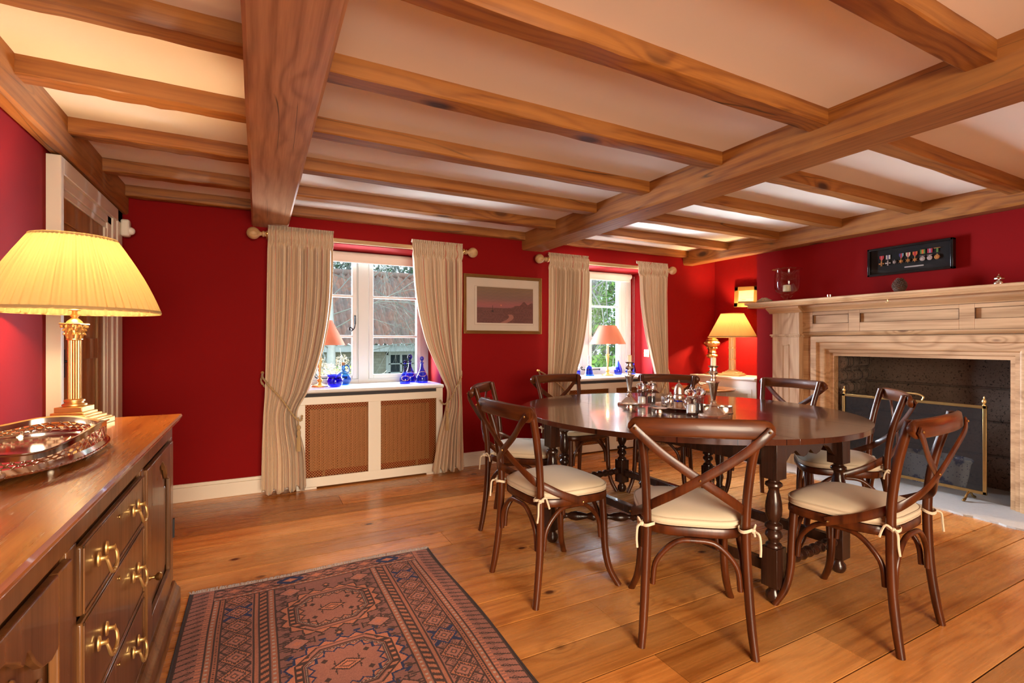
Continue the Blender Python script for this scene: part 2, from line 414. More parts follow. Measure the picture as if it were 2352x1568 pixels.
# individually bedded stones on the left cheek of the firebox, one mesh of masonry
cs = MB(); rr = random.Random(5); z = 0.0
while z < 1.1:
    h = rr.uniform(.09, .15); x = 4.74
    while x < 5.2:
        w_ = rr.uniform(.12, .22); d = rr.uniform(.0, .03)
        for yy0, sgn in ((2.64, -1),):
            cx_, cz_ = x + w_ / 2, z + h / 2
            cs.lathe([(.02, -.5), (.40, -.47), (.5, -.3), (.5, .3), (.40, .47), (.02, .5)], 8, (cx_, yy0 + .01 - d, cz_), Matrix(((0, 0, w_ * .96), (.10, 0, 0), (0, h * .98, 0))) @ Matrix.Rotation(.39, 3, 'Z'))
        x += w_
    z += h
cs.box(4.74, 2.625, 0, 5.24, 2.645, 1.3)
struct(cs.build('wall_firebox_cheek', SOOT, smooth=True, ang=60))
struct(MB().box(4.70, 1.36, 0, 5.3, 1.44, 1.3).box(4.76, 1.4, 1.06, 5.3, 2.7, 1.12).build('wall_firebox_reveal', SOOT, smooth=False))
# back wall (behind the camera) with an opening added for the fill light
struct(MB().box(WL - .2, WB - .2, 0, -.65, WB, CZ).box(1.35, WB - .2, 0, WR + .2, WB, CZ).box(-.65, WB - .2, 2.1, 1.35, WB, CZ).build('wall_back', RED, smooth=False))

# skirting
def skirt(name, x0, y0, x1, y1):
    m = MB()
    if abs(x1 - x0) > abs(y1 - y0): m.box(x0, y0, 0, x1, y1, .105).box(x0, y0 + .006, .105, x1, y1, .13)
    else: m.box(x0, y0, 0, x1, y1, .105).box(x0, y0, .105, x1, y1, .13)
    return struct(m.build(name, WHITE, bevel=.003))
skirt('baseboard_front', -.83, WF - .022, .25, WF)
skirt('baseboard_front', 1.50, WF - .022, 2.72, WF)
skirt('baseboard_front', 4.08, WF - .022, 4.70, WF)
skirt('baseboard_chimney', 4.70, 3.22, BX, 3.45)

# beams
def beam(x0, x1, y0, y1, z0, z1, axis, mat, wob=.006, bev=.012):
    wob *= .7
    rnd = random.Random(int(1000 * (abs(x0) + abs(y0) * 7)))
    n = 14; R = []
    for i in range(n + 1):
        t = i / n; j = lambda: rnd.uniform(-wob, wob)
        if axis == 0:
            X = x0 + (x1 - x0) * t
            q = [(y0, z1), (y1, z1), (y1, z0 + bev), (y1 - bev, z0), (y0 + bev, z0), (y0, z0 + bev)]
            R.append([(X, a + j() * .6, b + (j() if b < z1 else 0)) for a, b in q])
        else:
            Y = y0 + (y1 - y0) * t
            q = [(x0, z1), (x1, z1), (x1, z0 + bev), (x1 - bev, z0), (x0 + bev, z0), (x0, z0 + bev)]
            R.append([(a + j() * .6, Y, b + (j() if b < z1 else 0)) for a, b in q])
    m = MB(); m.rings(R)
    return m.build('trim_1', mat, ang=30)
tn = [0]
def tbeam(*a, **k):
    o = beam(*a, **k); tn[0] += 1; o.name = 'trim_%d' % tn[0]; return struct(o)
tbeam(-.042, .215, WB, WF, 2.08, CZ, 1, BIGBEAM, wob=.004, bev=.012)
tbeam(2.35, 2.60, WB, WF, 2.095, CZ, 1, BEAM[1], wob=.004, bev=.012)
tbeam(WL, -.81, WB, WF, 2.075, CZ, 1, BEAM[1], wob=.004)
tbeam(4.57, 4.74, WB, WF, 2.105, CZ, 1, BEAM[1], wob=.006)
jy = [4.235, 3.665, 3.075, 2.49, 1.905, 1.32, .735, .15, -.44, -1.03, -1.62]
for (a, b, off) in ((-.81, -.042, 0.0), (.215, 2.35, .03), (2.60, 4.57, .02)):
    for i, yy in enumerate(jy):
        tbeam(a, b, yy + off - (.01 if i == 0 else 0), yy + off + (.095 if i else .062), 2.185, CZ, 0, BEAM[0], wob=.004, bev=.006)

# ------------------------------------------------------------------ door
dm = MB().box(-.905, 3.08, .0, -.876, 3.94, 1.92)
door = dm.build('door_1', OAK, smooth=False); struct(door)
dp = MB()
for (a, b, c, d) in ((3.10, 3.21, 0, 1.90), (3.81, 3.92, 0, 1.90)): dp.box(-.877, a, c, -.862, b, d)
for (c, d) in ((1.78, 1.90), (1.08, 1.20), (0, .22)): dp.box(-.877, 3.21, c, -.863, 3.81, d)
dp.build('door_rails', OAK, door, w=True, bevel=.004)
MB().box(-.863, 3.20, 1.0, -.858, 3.222, 1.14).tube([(-.86, 3.21, 1.08), (-.835, 3.21, 1.08), (-.83, 3.28, 1.075)], .006, 8).build('door_handle', IRON, door, w=True)
am = MB()
am.box(-.90, 3.06, 0, -.83, 3.10, 2.067); am.box(WL, 3.062, 0, -.835, 3.098, 2.067)
am.box(-.90, 3.92, 0, -.852, 3.96, 1.90)
for i, (w0, w1, xx) in enumerate(((3.96, 4.05, -.848), (4.05, 4.13, -.838), (4.13, 4.25, -.83))): am.box(WL, w0, 0, xx, w1, 2.067 if i > 1 else 1.99)
for (z0, z1, xx) in ((1.90, 1.935, -.856), (1.935, 1.985, -.848), (1.985, 2.067, -.83)): am.box(-.90, 3.10, z0, xx, 4.13 if z1 < 2 else 4.25, z1)
struct(am.build('trim_door_casing', WHITE, bevel=.004))
t = thing('motion_sensor', (-.80, 4.215, 1.90), 'white plastic motion sensor on top right corner of the door frame', 'sensor')
MB().box(-.03, -.03, 0, .02, .035, .115).build('sensor_body', PLUSH, t, bevel=.012)
MB().ball((.022, 0, .04), .027, 14).build('sensor_lens', plain('sensor_lens', (.85, .80, .72), .25), t)

# ------------------------------------------------------------------ windows
WY = 4.72
def window(name, x0, x1, mull, pl, pr, zbars, handle_z):
    root = MB(); F_ = .05
    root.box(x0, WY - .02, .785, x0 + F_ + .03, WY + .05, 2.0).box(x1 - F_ - .03, WY - .02, .785, x1, WY + .05, 2.0)
    root.box(x0, WY - .0215, .786, x1, WY + .049, .835).box(x0, WY - .0215, 1.955, x1, WY + .05, 2.0)
    root.box(mull - .048, WY - .0235, .785, mull + .048, WY + .05, 2.0).box(pl[1] + .03, WY - .01, .785, pr[0] - .03, WY + .05, 2.0)
    root.box(x0, WY - .01, .785, pl[0] - .03, WY + .05, 2.0).box(pr[1] + .03, WY - .01, .785, x1, WY + .05, 2.0)
    o = root.build(name, FRAMEW, bevel=.004); struct(o)
    for (g0, g1) in (pl, pr):
        c = MB(); s = .04; za, zb = .872, 1.915
        c.box(g0 - s, WY - .035, za - s + .003, g0, WY + .02, zb + s).box(g1, WY - .035, za - s + .003, g1 + s, WY + .02, zb + s)
        c.box(g0, WY - .034, za - s + .003, g1, WY + .02, za).box(g0, WY - .034, zb, g1, WY + .02, zb + s)
        for z in zbars: c.box(g0, WY - .03, z - .011, g1, WY + .015, z + .011)
        cs_ = c.build('casement', FRAMEW, o, w=True, bevel=.004)
        MB().box(g0 - .005, WY - .003, za - .005, g1 + .005, WY + .001, zb + .005).build('pane', PANE, cs_, w=True, smooth=False)
    # black iron monkey tail handle and stay
    h = MB(); hx = pl[1] + .022; hz = handle_z
    h.box(hx - .008, WY - .046, hz - .03, hx + .008, WY - .034, hz + .05)
    pts = [(hx, WY - .05, hz + .045), (hx, WY - .065, hz + .02), (hx - .004, WY - .07, hz - .03), (hx - .012, WY - .07, hz - .07), (hx - .035, WY - .07, hz - .095)]
    for a in range(9): pts.append((hx - .047 + .022 * (1 - a / 11) * sin(-a * .75 + 2.6), WY - .07, hz - .078 + .022 * (1 - a / 11) * cos(-a * .75 + 2.6)))
    h.tube(catmull(pts, 3), .0055, 6); h.build('window_handle', IRON, o, w=True)
    s_ = MB(); zz = .852; xa = pl[0] + .12 if name == 'window_1' else pr[0] - .12
    s_.tube([(xa, WY - .05, zz), (xa + .22, WY - .05, zz)], .006, 6); s_.ball((xa + .22, WY - .05, zz), .011, 8)
    s_.tube(catmull([(xa, WY - .05, zz), (xa - .03, WY - .05, zz + .005), (xa - .045, WY - .05, zz + .025), (xa - .03, WY - .05, zz + .035), (xa - .025, WY - .05, zz + .02)], 3), .005, 6)
    s_.build('window_stay', IRON, o, w=True)
    return o
window('window_1', .25, 1.50, .875, (.375, .772), (.962, 1.378), (1.226, 1.595), 1.37)
window('window_2', 2.72, 4.08, 3.393, (2.86, 3.30), (3.475, 3.87), (1.226, 1.595), 1.37)
# sills (deep boards running out over the radiator covers)
def sill(x0, x1, a, b, label):
    m = MB()
    prof = [(WY - .02, .762), (WF - .05, .762), (4.205, .765), (4.193, .772), (4.190, .780), (4.195, .790), (4.205, .795), (WY - .02, .795)]
    m.prism([(p[0], p[1]) for p in prof], lambda u, v, t: (t, u, v), a, b)
    m.box(x0 + .001, WF - .01, .762, x1 - .001, WY, .7935)
    return tag(m.build('window_sill', SILLW, ang=50), label, 'window sill')
sill(.25, 1.50, .27, 1.48, 'deep white window sill carrying the three blue decanters')
sill(2.72, 4.08, 2.74, 4.06, 'deep white window sill carrying the blue glass hand bell')
# radiator covers with lattice grilles
def lattice(m, x0, x1, z0, z1, y, pitch=.0215, t=.0042, th=.003):
    for sgn in (1, -1):
        for k in range(int((z1 - z0 + x1 - x0) / pitch) + 1):
            c = k * pitch + .01
            if sgn == 1: a = (x0 + max(0, c - (z1 - z0)), z0 + min(c, z1 - z0)); b = (x0 + min(c, x1 - x0), z0 + max(0, c - (x1 - x0)))
            else: a = (x1 - max(0, c - (z1 - z0)), z0 + min(c, z1 - z0)); b = (x1 - min(c, x1 - x0), z0 + max(0, c - (x1 - x0)))
            d = Vector((b[0] - a[0], 0, b[1] - a[1]))
            if d.length < .012: continue
            n_ = Vector((d.z, 0, -d.x)).normalized() * t / 2; A = Vector((a[0], y, a[1])); B = Vector((b[0], y, b[1])); o_ = Vector((0, th / 2 * sgn, 0))
            m.add([A - n_ + o_, A + n_ + o_, B + n_ + o_, B - n_ + o_, A - n_ - o_, A + n_ - o_, B + n_ - o_, B - n_ - o_],
                  [(0, 1, 2, 3), (7, 6, 5, 4), (0, 4, 5, 1), (2, 6, 7, 3), (1, 5, 6, 2), (0, 3, 7, 4)])
GRILLE = plain('bronze_grille', (.40, .14, .028), .5, .3, var=.1)
def radcover(x0, x1, g, label):
    t = thing('radiator_cover', ((x0 + x1) / 2, 4.27, 0), label, 'radiator cover')
    m = MB(); f = 4.22; zt, zb = .675, .09; b_ = 4.238
    m.box(x0, f, 0.015, x1, b_, zb).box(x0, f, zt, x1, b_, .735)
    n = 10; cx0, cx1 = x0 + .06, x1 - .06
    m.box(x0, f, .735, cx0 - .0, b_, .765).box(cx1, f, .735, x1, b_, .765)
    xs = [x0] + [q for gg in g for q in gg] + [x1]
    for i in range(0, len(xs), 2): m.box(xs[i], f, zb, xs[i + 1], b_, zt)
    m.box(x0, f, 0.0, x0 + .15, b_, .02).box(x1 - .15, f, 0.0, x1, b_, .02)
    m.box(x0, b_, 0, x0 + .018, WF - .001, .762).box(x1 - .018, b_, 0, x1, WF - .001, .762)
    m.build('cover_frame', WHITE, t, w=True, bevel=.0015)
    MB().box(x0 + .02, b_ + .001, .70, x1 - .02, b_ + .006, .7615).build('gap_shade_sheet', plain('gap_shadow_board', (.05, .045, .05), .9), t, w=True)  # dark sheet standing in for the shade inside the slit under the sill
    for a, b in g:
        q = MB(); lattice(q, a - .004, b + .004, zb - .004, zt + .004, 4.2435); q.build('lattice_grille', GRILLE, t, w=True, smooth=False, fix=False)
    return t
radcover(.27, 1.48, [(.335, .825), (.929, 1.42)], 'white radiator cover with two bronze lattice grilles below the sill with the decanters')
radcover(2.74, 4.06, [(2.82, 3.36), (3.46, 4.0)], 'white radiator cover behind the dining table below the sill with the hand bell')
RADM = plain('radiator_enamel', (.30, .12, .035), .6)
for a, b, lab in ((.37, 1.37, 'cream panel radiator behind the lattice below the decanters'), (2.86, 3.94, 'cream panel radiator behind the lattice beyond the dining table')):
    m = MB(); n = int((b - a) / .035)
    for i in range(n):
        x = a + (b - a) * i / n; m.box(x, 4.268, .13, x + .026, 4.30, .63)
    m.box(a, 4.275, .13, b, 4.305, .63).box(a + .1, 4.28, 0, a + .12, 4.30, .13).box(b - .12, 4.28, 0, b - .1, 4.30, .13)
    tag(m.build('radiator', RADM, bevel=.004), lab, 'radiator')
# roller blinds
BLINDM = fabric('blind_cloth', (.72, .68, .62))
def blind(x0, x1, label, chain=None):
    t = thing('roller_blind', ((x0 + x1) / 2, 4.655, 1.90), label, 'blind')
    M_ = Matrix.Rotation(pi / 2, 3, 'Y')
    MB().lathe([(.001, 0), (.030, 0), (.030, x1 - x0), (.001, x1 - x0)], 20, (x0, 4.655, 1.965), M_).build('blind_roll', BLINDM, t, w=True)
    MB().box(x0 + .03, 4.622, 1.905, x1 - .03, 4.628, 1.965).box(x0 + .03, 4.617, 1.895, x1 - .03, 4.633, 1.912).build('blind_cloth', BLINDM, t, w=True, bevel=.002)
    for x in (x0 - .006, x1): MB().lathe([(.001, 0), (.034, 0), (.034, .008), (.001, .008)], 16, (x, 4.655, 1.965), M_).build('blind_bracket', PLUSH, t, w=True)
    if chain:
        m = MB(); z = 1.96
        while z > .90:
            for dx in (0, .0): m.ball((chain, 4.612, z), .0032, 6); m.ball((chain + .022, 4.612, z), .0032, 6)
            z -= .011
        m.build('pull_chain', PLUSH, t, w=True)
blind(.29, 1.46, 'rolled up cream roller blind above the panes over the decanters')
blind(2.76, 4.02, 'rolled up cream roller blind with hanging bead chain above the bell window', chain=4.035)

# ------------------------------------------------------------------ curtains
cu = NT('striped_curtain'); uv = cu.n('ShaderNodeUVMap').outputs[0]; sx = cu.n('ShaderNodeSeparateXYZ', ins={0: uv}).outputs[0]
f1 = cu.math('FRACT', cu.math('MULTIPLY', sx, 1 / .085)); f2 = cu.math('FRACT', cu.math('MULTIPLY', sx, 1 / .0085))
band = cu.ramp(f1, [(.0, 0.0), (.40, 0.0), (.42, 1.0), (.98, 1.0)])
thin = cu.ramp(f2, [(.42, 0.0), (.5, 1.0)])
c1 = cu.mix(cu.math('MULTIPLY', band, thin), (.74, .56, .38), (.40, .26, .16))
c1 = cu.mix(cu.math('MULTIPLY', cu.math('SUBTRACT', 1.0, band), .45), c1, (.50, .38, .27))
fr_ = cu.math('FRACT', cu.math('MULTIPLY', sx, 1 / .34)); rl = cu.ramp(cu.math('ABSOLUTE', cu.math('SUBTRACT', fr_, .5)), [(.008, 1.0), (.013, 0.0)])
c1 = cu.mix(rl, c1, (.48, .05, .03))
cu.set(color=c1, rough=.8, sheen=.2); cu.bump(cu.noise(cu.coord('Object'), 300, 2), .25, .001); CURT = cu.m
def interp(keys, z):
    keys = sorted(keys)
    if z <= keys[0][0]: return keys[0][1:]
    for a, b in zip(keys, keys[1:]):
        if z <= b[0]:
            t = (z - a[0]) / (b[0] - a[0]); t = t * t * (3 - 2 * t) if len(keys) < 4 else t
            return tuple(p + (q - p) * t for p, q in zip(a[1:], b[1:]))
    return keys[-1][1:]
def smoothkeys(keys, z):
    ks = sorted(keys); zs = [k_[0] for k_ in ks]
    out = []
    for c in (1, 2):
        d = [k_[c] for k_ in ks]; i = max(0, min(len(zs) - 2, sum(1 for q in zs if q <= z) - 1))
        h = zs[i + 1] - zs[i]; t = min(1, max(0, (z - zs[i]) / h))
        m0 = (d[i + 1] - d[i - 1]) / (zs[i + 1] - zs[i - 1]) if i > 0 else (d[1] - d[0]) / h
        m1 = (d[i + 2] - d[i]) / (zs[i + 2] - zs[i]) if i < len(zs) - 2 else (d[i + 1] - d[i]) / h
        out.append((2 * t ** 3 - 3 * t * t + 1) * d[i] + (t ** 3 - 2 * t * t + t) * h * m0 + (-2 * t ** 3 + 3 * t * t) * d[i + 1] + (t ** 3 - t * t) * h * m1)
    return out
def curtain(keys, nf, seed, label, tilt=0.0, zbot=.03, z_top=2.03):
    """keys: (z, x_outer, x_inner). Y is the pole line 4.20"""
    rnd = random.Random(seed); ns = 300; zs = []
    z = zbot
    while z < z_top - .12: zs.append(z); z += .03
    zs += [z_top - .12 + .12 * i / 9 for i in range(10)] + [z_top + .012, z_top + .026, z_top + .038]
    ph = [rnd.uniform(0, 6.28) for _ in range(6)]
    vs = []; uvs = []
    for z in zs:
        xo, xi = smoothkeys(keys, min(z, z_top)); wdt = abs(xi - xo)
        for i in range(ns + 1):
            s = i / ns
            w_ = s + .012 * sin(2 * pi * s * 3 + ph[0] + z * .8)
            x = xo + (xi - xo) * s
            a = 2 * pi * nf * w_ + .5 * sin(z * 1.3 + ph[1]) + .9 * sin(2 * pi * s * 1.5 + ph[2])
            big = sin(a) + .35 * sin(2.3 * a + ph[3] + z)
            amp = .026 * (.75 + .5 * min(1, wdt / .45)) * (.75 + .35 * sin(5 * s + ph[4] + z))
            if z > z_top - .13:
                k_ = min(1, (z - (z_top - .13)) / .03)
                fine = sin(2 * pi * nf * 3.3 * s + ph[5] + 1.2 * sin(60 * z))
                yy = 4.166 + (big * amp) * (1 - k_) + k_ * (.008 * fine - .010 * sin(pi * min(1, max(0, (z - (z_top - .095)) / .07))))
                if z > z_top: yy = 4.178 + .020 * fine; 
                zz = z + k_ * .004 * fine
            else:
                yy = 4.158 + big * amp; zz = z
                if z < .25: zz = z + (.02 * sin(a * .5 + 1) if z < zbot + .01 else 0)
                yy -= .03 * exp(-((z - .62) / .12) ** 2) * sin(pi * s)
            vs.append((x, yy, zz)); uvs.append((s * 1.45, z))
    n = ns + 1; R = len(zs)
    fs = [(r * n + i, r * n + i + 1, (r + 1) * n + i + 1, (r + 1) * n + i) for r in range(R - 1) for i in range(ns)]
    mb = MB().add(vs, fs); o = mb.build('curtain', CURT, ang=80, fix=False)
    ul = o.data.uv_layers.new(name='UVMap'); li = np.array([l.vertex_index for l in o.data.loops]); ul.data.foreach_set('uv', np.array(uvs, dtype=np.float32)[li].ravel())
    so = o.modifiers.new('thick', 'SOLIDIFY'); so.thickness = .003
    return tag(o, label, 'curtain')
curtain([(.0, .025, .34), (.3, .03, .33), (.62, .04, .275), (.80, .05, .36), (1.1, .055, .46), (1.5, .06, .525), (2.03, .068, .54)], 8, 1, 'striped curtain hanging left of the window with the blue bowl')
curtain([(.0, 1.665, 1.36), (.3, 1.655, 1.41), (.72, 1.635, 1.50), (.9, 1.635, 1.43), (1.2, 1.64, 1.30), (1.6, 1.648, 1.215), (2.03, 1.648, 1.185)], 8, 2, 'striped curtain hanging between the blue decanters and the framed landscape')
curtain([(.0, 2.55, 2.88), (.3, 2.555, 2.84), (.60, 2.56, 2.78), (.85, 2.56, 2.88), (1.2, 2.565, 2.98), (1.6, 2.57, 3.04), (2.03, 2.574, 3.055)], 8, 3, 'striped curtain hanging just right of the framed landscape')
curtain([(.0, 4.17, 3.92), (.3, 4.16, 3.95), (.62, 4.14, 3.99), (.85, 4.14, 3.94), (1.2, 4.145, 3.83), (1.6, 4.15, 3.745), (2.03, 4.155, 3.715)], 7, 4, 'striped curtain hanging nearest the lit red alcove')
def pole(x0, x1, label):
    t = thing('curtain_pole', ((x0 + x1) / 2, 4.20, 2.0), label, 'curtain pole')
    M_ = Matrix.Rotation(pi / 2, 3, 'Y')
    MB().lathe([(.001, 0), (.019, 0), (.019, x1 - x0), (.001, x1 - x0)], 20, (x0, 4.20, 2.0), M_).build('pole_rod', OAKPALE, t, w=True)
    fp = [(.001, 0), (.022, .002), (.022, .012), (.014, .018), (.018, .03)] + [(.046 * sin(pi * q / 12), .075 - .046 * cos(pi * q / 12)) for q in range(2, 13)]
    MB().lathe(fp, 24, (x1, 4.20, 2.0), M_).build('ball_finial', OAKPALE, t, w=True)
    MB().lathe(fp, 24, (x0, 4.20, 2.0), Matrix.Rotation(-pi / 2, 3, 'Y')).build('ball_finial', OAKPALE, t, w=True)
    for x in (x0 + .02, x1 - .02):
        MB().box(x - .008, 4.21, 1.985, x + .008, WF, 2.008).lathe([(.026, -.006), (.028, 0), (.026, .006)], 20, (x, 4.20, 2.0), M_).ball((x, 4.176, 2.0), .014, 12).build('pole_bracket', BRASS, t, w=True)
pole(.045, 1.69, 'pale wooden curtain pole with ball ends over the window with the decanters')
pole(2.555, 4.19, 'pale wooden curtain pole with ball ends over the window with the hand bell')
ROPE = fabric('tieback_cord', (.42, .28, .13), 300, .6)
def rope(m, pts, r=.0065, n=14, tw=60):
    P = catmull(pts, n); L_ = 0; A = []; B = []
    for i, p in enumerate(P):
        if i: L_ += (p - P[i - 1]).length
        t = (P[min(i + 1, len(P) - 1)] - P[max(i - 1, 0)]).normalized(); u = t.cross(Vector((0.2, .1, 1))).normalized(); v = t.cross(u)
        a = L_ * tw * 2
        A.append(p + (u * cos(a) + v * sin(a)) * r * .55); B.append(p - (u * cos(a) + v * sin(a)) * r * .55)
    m.tube(A, r * .72, 6); m.tube(B, r * .72, 6)
def tieback(hook, waist, zl, label, tassel=True):
    t = thing('curtain_tieback', (hook[0], 4.2, hook[1]), label, 'tieback'); m = MB(); s = 1 if waist[0] > hook[0] else -1
    mid = ((hook[0] + waist[0]) / 2, (hook[1] + waist[1]) / 2)
    rope(m, [(hook[0] - .012 * s, WF - .03, hook[1]), (hook[0] - .012 * s, 4.20, hook[1] - .02), (hook[0] + .03 * s, 4.105, hook[1] - .08), (mid[0], 4.085, mid[1] - .02), (waist[0] - .03 * s, 4.09, waist[1] + .01), (waist[0] + .02 * s, 4.11, waist[1] - .03), (waist[0] + .035 * s, 4.17, waist[1] + .0)])
    rope(m, [(hook[0] - .012 * s, WF - .03, hook[1] - .01), (hook[0] - .02 * s, 4.24, hook[1] - .06), (hook[0] + .02 * s, 4.26, hook[1] - .12)])
    m.build('cord', ROPE, t, w=True)
    MB().lathe([(.001, 0), (.012, 0), (.012, .004), (.004, .008), (.004, .03), (.009, .034), (.001, .04)], 10, (hook[0] - .012 * s, WF, hook[1] + .005), Matrix.Rotation(pi / 2, 3, 'X')).build('wall_hook', BRASS, t, w=True)
    if tassel:
        x, z = waist[0] + .0 * s, waist[1] - .06
        MB().tube([(x, 4.10, waist[1]), (x + .004, 4.098, z)], .004, 6).lathe([(.004, 0), (.013, -.01), (.015, -.025), (.008, -.04), (.013, -.05), (.014, -.075), (.010, -.085), (.015, -.10), (.017, -.20), (.001, -.20)], 14, (x + .004, 4.098, z), lobes=7, la=.07).build('tassel', ROPE, t, w=True)
tieback((.045, .93), (.275, .60), 0, 'twisted gold cord tieback with tassel at the far left curtain')
tieback((1.64, .93), (1.475, .66), 0, 'twisted gold cord tieback with tassel holding the curtain beside the decanters')
tieback((2.545, .88), (2.79, .62), 0, 'gold cord tieback on the curtain behind the dining chair by the framed landscape', False)
tieback((4.15, .90), (3.97, .62), 0, 'gold cord tieback on the curtain by the lit red alcove', False)

# ------------------------------------------------------------------ framed picture between the windows
t = thing('framed_picture', (2.145, 4.31, 1.255), 'gold framed sunset landscape picture with wide cream mount between the windows', 'picture')
x0, x1, z0, z1 = 1.72, 2.57, 1.255, 1.822
m = MB()
for k_, (i0, i1, d) in enumerate(((0, .010, .026), (.010, .019, .020), (.019, .026, .024), (.026, .031, .014))):
    m.box(x0 + i0, 4.33 - d, z0 + i0, x0 + i1, 4.33, z1 - i0).box(x1 - i1, 4.33 - d, z0 + i0, x1 - i0, 4.33, z1 - i0)
    m.box(x0 + i1, 4.33 - d, z0 + i0, x1 - i1, 4.33, z0 + i1).box(x0 + i1, 4.33 - d, z1 - i1, x1 - i1, 4.33, z1 - i0)
m.build('picture_frame', plain('gilt_frame', (.26, .12, .03), .35, .6, var=.3, vs=8), t, w=True, smooth=False, bevel=.0015)
m = MB().box(x0 + .03, 4.318, z0 + .03, x1 - .03, 4.322, z1 - .03); m.build('mount_board', plain('cream_mount', (.66, .54, .44), .8), t, w=True)
MB().box(x0 + .112, 4.3165, z0 + .085, x1 - .095, 4.3178, z1 - .108).build('mount_line', plain('mount_line', (.45, .33, .25), .8), t, w=True)
MB().box(x0 + .115, 4.3155, z0 + .088, x1 - .098, 4.3176, z1 - .111).build('mount_inner', plain('cream_mount_inner', (.68, .56, .46), .8), t, w=True)
def artcol(u, v):
    sky = np.clip((v - .42) / .58, 0, 1); n1 = np.sin(u * 31 + v * 9) * np.sin(v * 71 + 3 * np.sin(u * 11)) * .5 + .5
    r = .20 + .12 * np.exp(-((v - .5) / .12) ** 2) + .03 * n1; g = .095 + .03 * sky + .01 * n1; b = .085 - .01 * sky + .02 * (1 - sky)
    land = v < .42 + .10 * np.clip((u - .5) * 3, 0, 1) * (.8 + .2 * np.sin(u * 40)) * np.exp(-((u - .85) / .3) ** 2) * 2
    tx = (np.sin(u * 61 + 7 * np.sin(v * 23)) * np.sin(v * 83 + 5 * np.sin(u * 17)) + np.random.RandomState(3).rand(*u.shape) - .5) * .5 + .5
    r = np.where(land, .12 + .06 * tx, r); g = np.where(land, .040 + .025 * tx, g); b = np.where(land, .034 + .02 * tx, b)
    river = (np.abs(u - .45 - .15 * np.sin(v * 9)) < .05 * (1.2 - v * 2)) & (v < .25)
    r = np.where(river, .34, r); g = np.where(river, .13, g); b = np.where(river, .10, b)
    sun = ((u - .42) ** 2 * 2.5 + (v - .50) ** 2) < .0003; r = np.where(sun, .75, r); g = np.where(sun, .22, g); b = np.where(sun, .10, b)
    boat = ((np.abs(u - .27) < .018) & (np.abs(v - .33) < .03)) | ((np.abs(u - .27) < .004) & (np.abs(v - .40) < .09)); r = np.where(boat, .05, r); g = np.where(boat, .025, g); b = np.where(boat, .02, b)
    return r, g, b
L_ = base_loc(t)
grid_obj('landscape_print', PRINT, t, 140, 90, lambda u, v: (x0 + .135 + (x1 - x0 - .235) * u - L_.x, u * 0 + 4.3145 - L_.y, z0 + .105 + (z1 - z0 - .22) * v - L_.z), artcol)
MB().box(x0 + .03, 4.3105, z0 + .03, x1 - .03, 4.3115, z1 - .03).build('picture_glass', PICGLASS, t, w=True, smooth=False)
t = thing('wall_socket', (2.27, WF, .42), 'double wall socket painted red below the framed landscape', 'socket')
MB().box(-.075, -.012, 0, .075, 0, .085).build('socket_plate', plain('socket_red', (.33, .012, .016), .35), t, bevel=.004)
m = MB()
for x in (-.035, .035): m.box(x - .004, -.0135, .05, x + .004, -.011, .06).box(x - .016, -.0135, .028, x - .009, -.011, .034).box(x + .009, -.0135, .028, x + .016, -.011, .034).box(x - .005, -.016, .066, x + .005, -.011, .076)
m.build("socket_holes", IRON, t)["kind"] = "stuff"
t = thing('light_switch', (4.079, 4.42, 1.0), 'small square brass switch plate on the red window reveal', 'switch')
MB().box(-.008, -.042, 0, 0, .042, .085).build('switch_plate', BRASSD, t, bevel=.002)
MB().box(-.016, -.006, .034, -.006, .006, .052).build('switch_toggle', BRASS, t, bevel=.002)

# ================================================================== FIREPLACE
t = thing('fireplace_surround', (4.60, 2.035, 0), 'stripped pine fireplace surround with panelled frieze and deep mantel shelf', 'fireplace')
SX = 4.62; YC = 2.035
def yz(x0, x1): return None
m = MB(); m.box(SX, .90, 1.235, BX, 3.17, 1.50)
m.box(SX, 2.80, 0, BX, 3.17, 1.235).box(SX, .90, 0, BX, 1.27, 1.235).box(SX, 1.27, 1.18, BX, 2.80, 1.235)
# frieze face with sunk panels
pans = [(2.475, 2.79), (1.63 + .08, 2.385), (1.28, 1.62)]
ys = [1.14] + sorted([q for p_ in pans for q in p_]) + [2.90]
for a, b in zip(ys[::2], ys[1::2]): m.box(SX - .014, a, 1.27, SX, b, 1.47)
for a, b in pans: m.box(SX - .014, a, 1.27, SX, b, 1.345).box(SX - .014, a, 1.425, SX, b, 1.47)
fz = m.build('frieze', STRIPX, t, w=True, bevel=.002)
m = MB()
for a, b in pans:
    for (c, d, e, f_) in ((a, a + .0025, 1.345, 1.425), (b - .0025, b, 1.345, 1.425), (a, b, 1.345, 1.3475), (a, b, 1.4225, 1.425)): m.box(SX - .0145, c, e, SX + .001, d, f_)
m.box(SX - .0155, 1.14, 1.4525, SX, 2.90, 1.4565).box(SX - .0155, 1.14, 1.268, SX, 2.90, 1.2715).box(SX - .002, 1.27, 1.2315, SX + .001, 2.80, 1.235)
m.build('joint_shade_grime', plain('shade_and_residue', (.12, .055, .025), .9, var=.4, vs=40), fz, w=True, smooth=False)  # dark strips: painted edge shade of recesses and mouldings, plus residue in the joints
m = MB()
prof = [(BX, 1.545), (4.385, 1.545), (4.38, 1.555), (4.38, 1.562), (4.385, 1.566), (BX, 1.566)]
m.prism(prof, lambda u, v, q: (u, q, v), .72, 3.345)
m.prism([(BX, 1.515), (4.405, 1.515), (4.400, 1.522), (4.408, 1.532), (4.398, 1.545), (BX, 1.545)], lambda u, v, q: (u, q, v), .74, 3.325)
m.build('mantel_shelf', STRIPX, t, w=True)
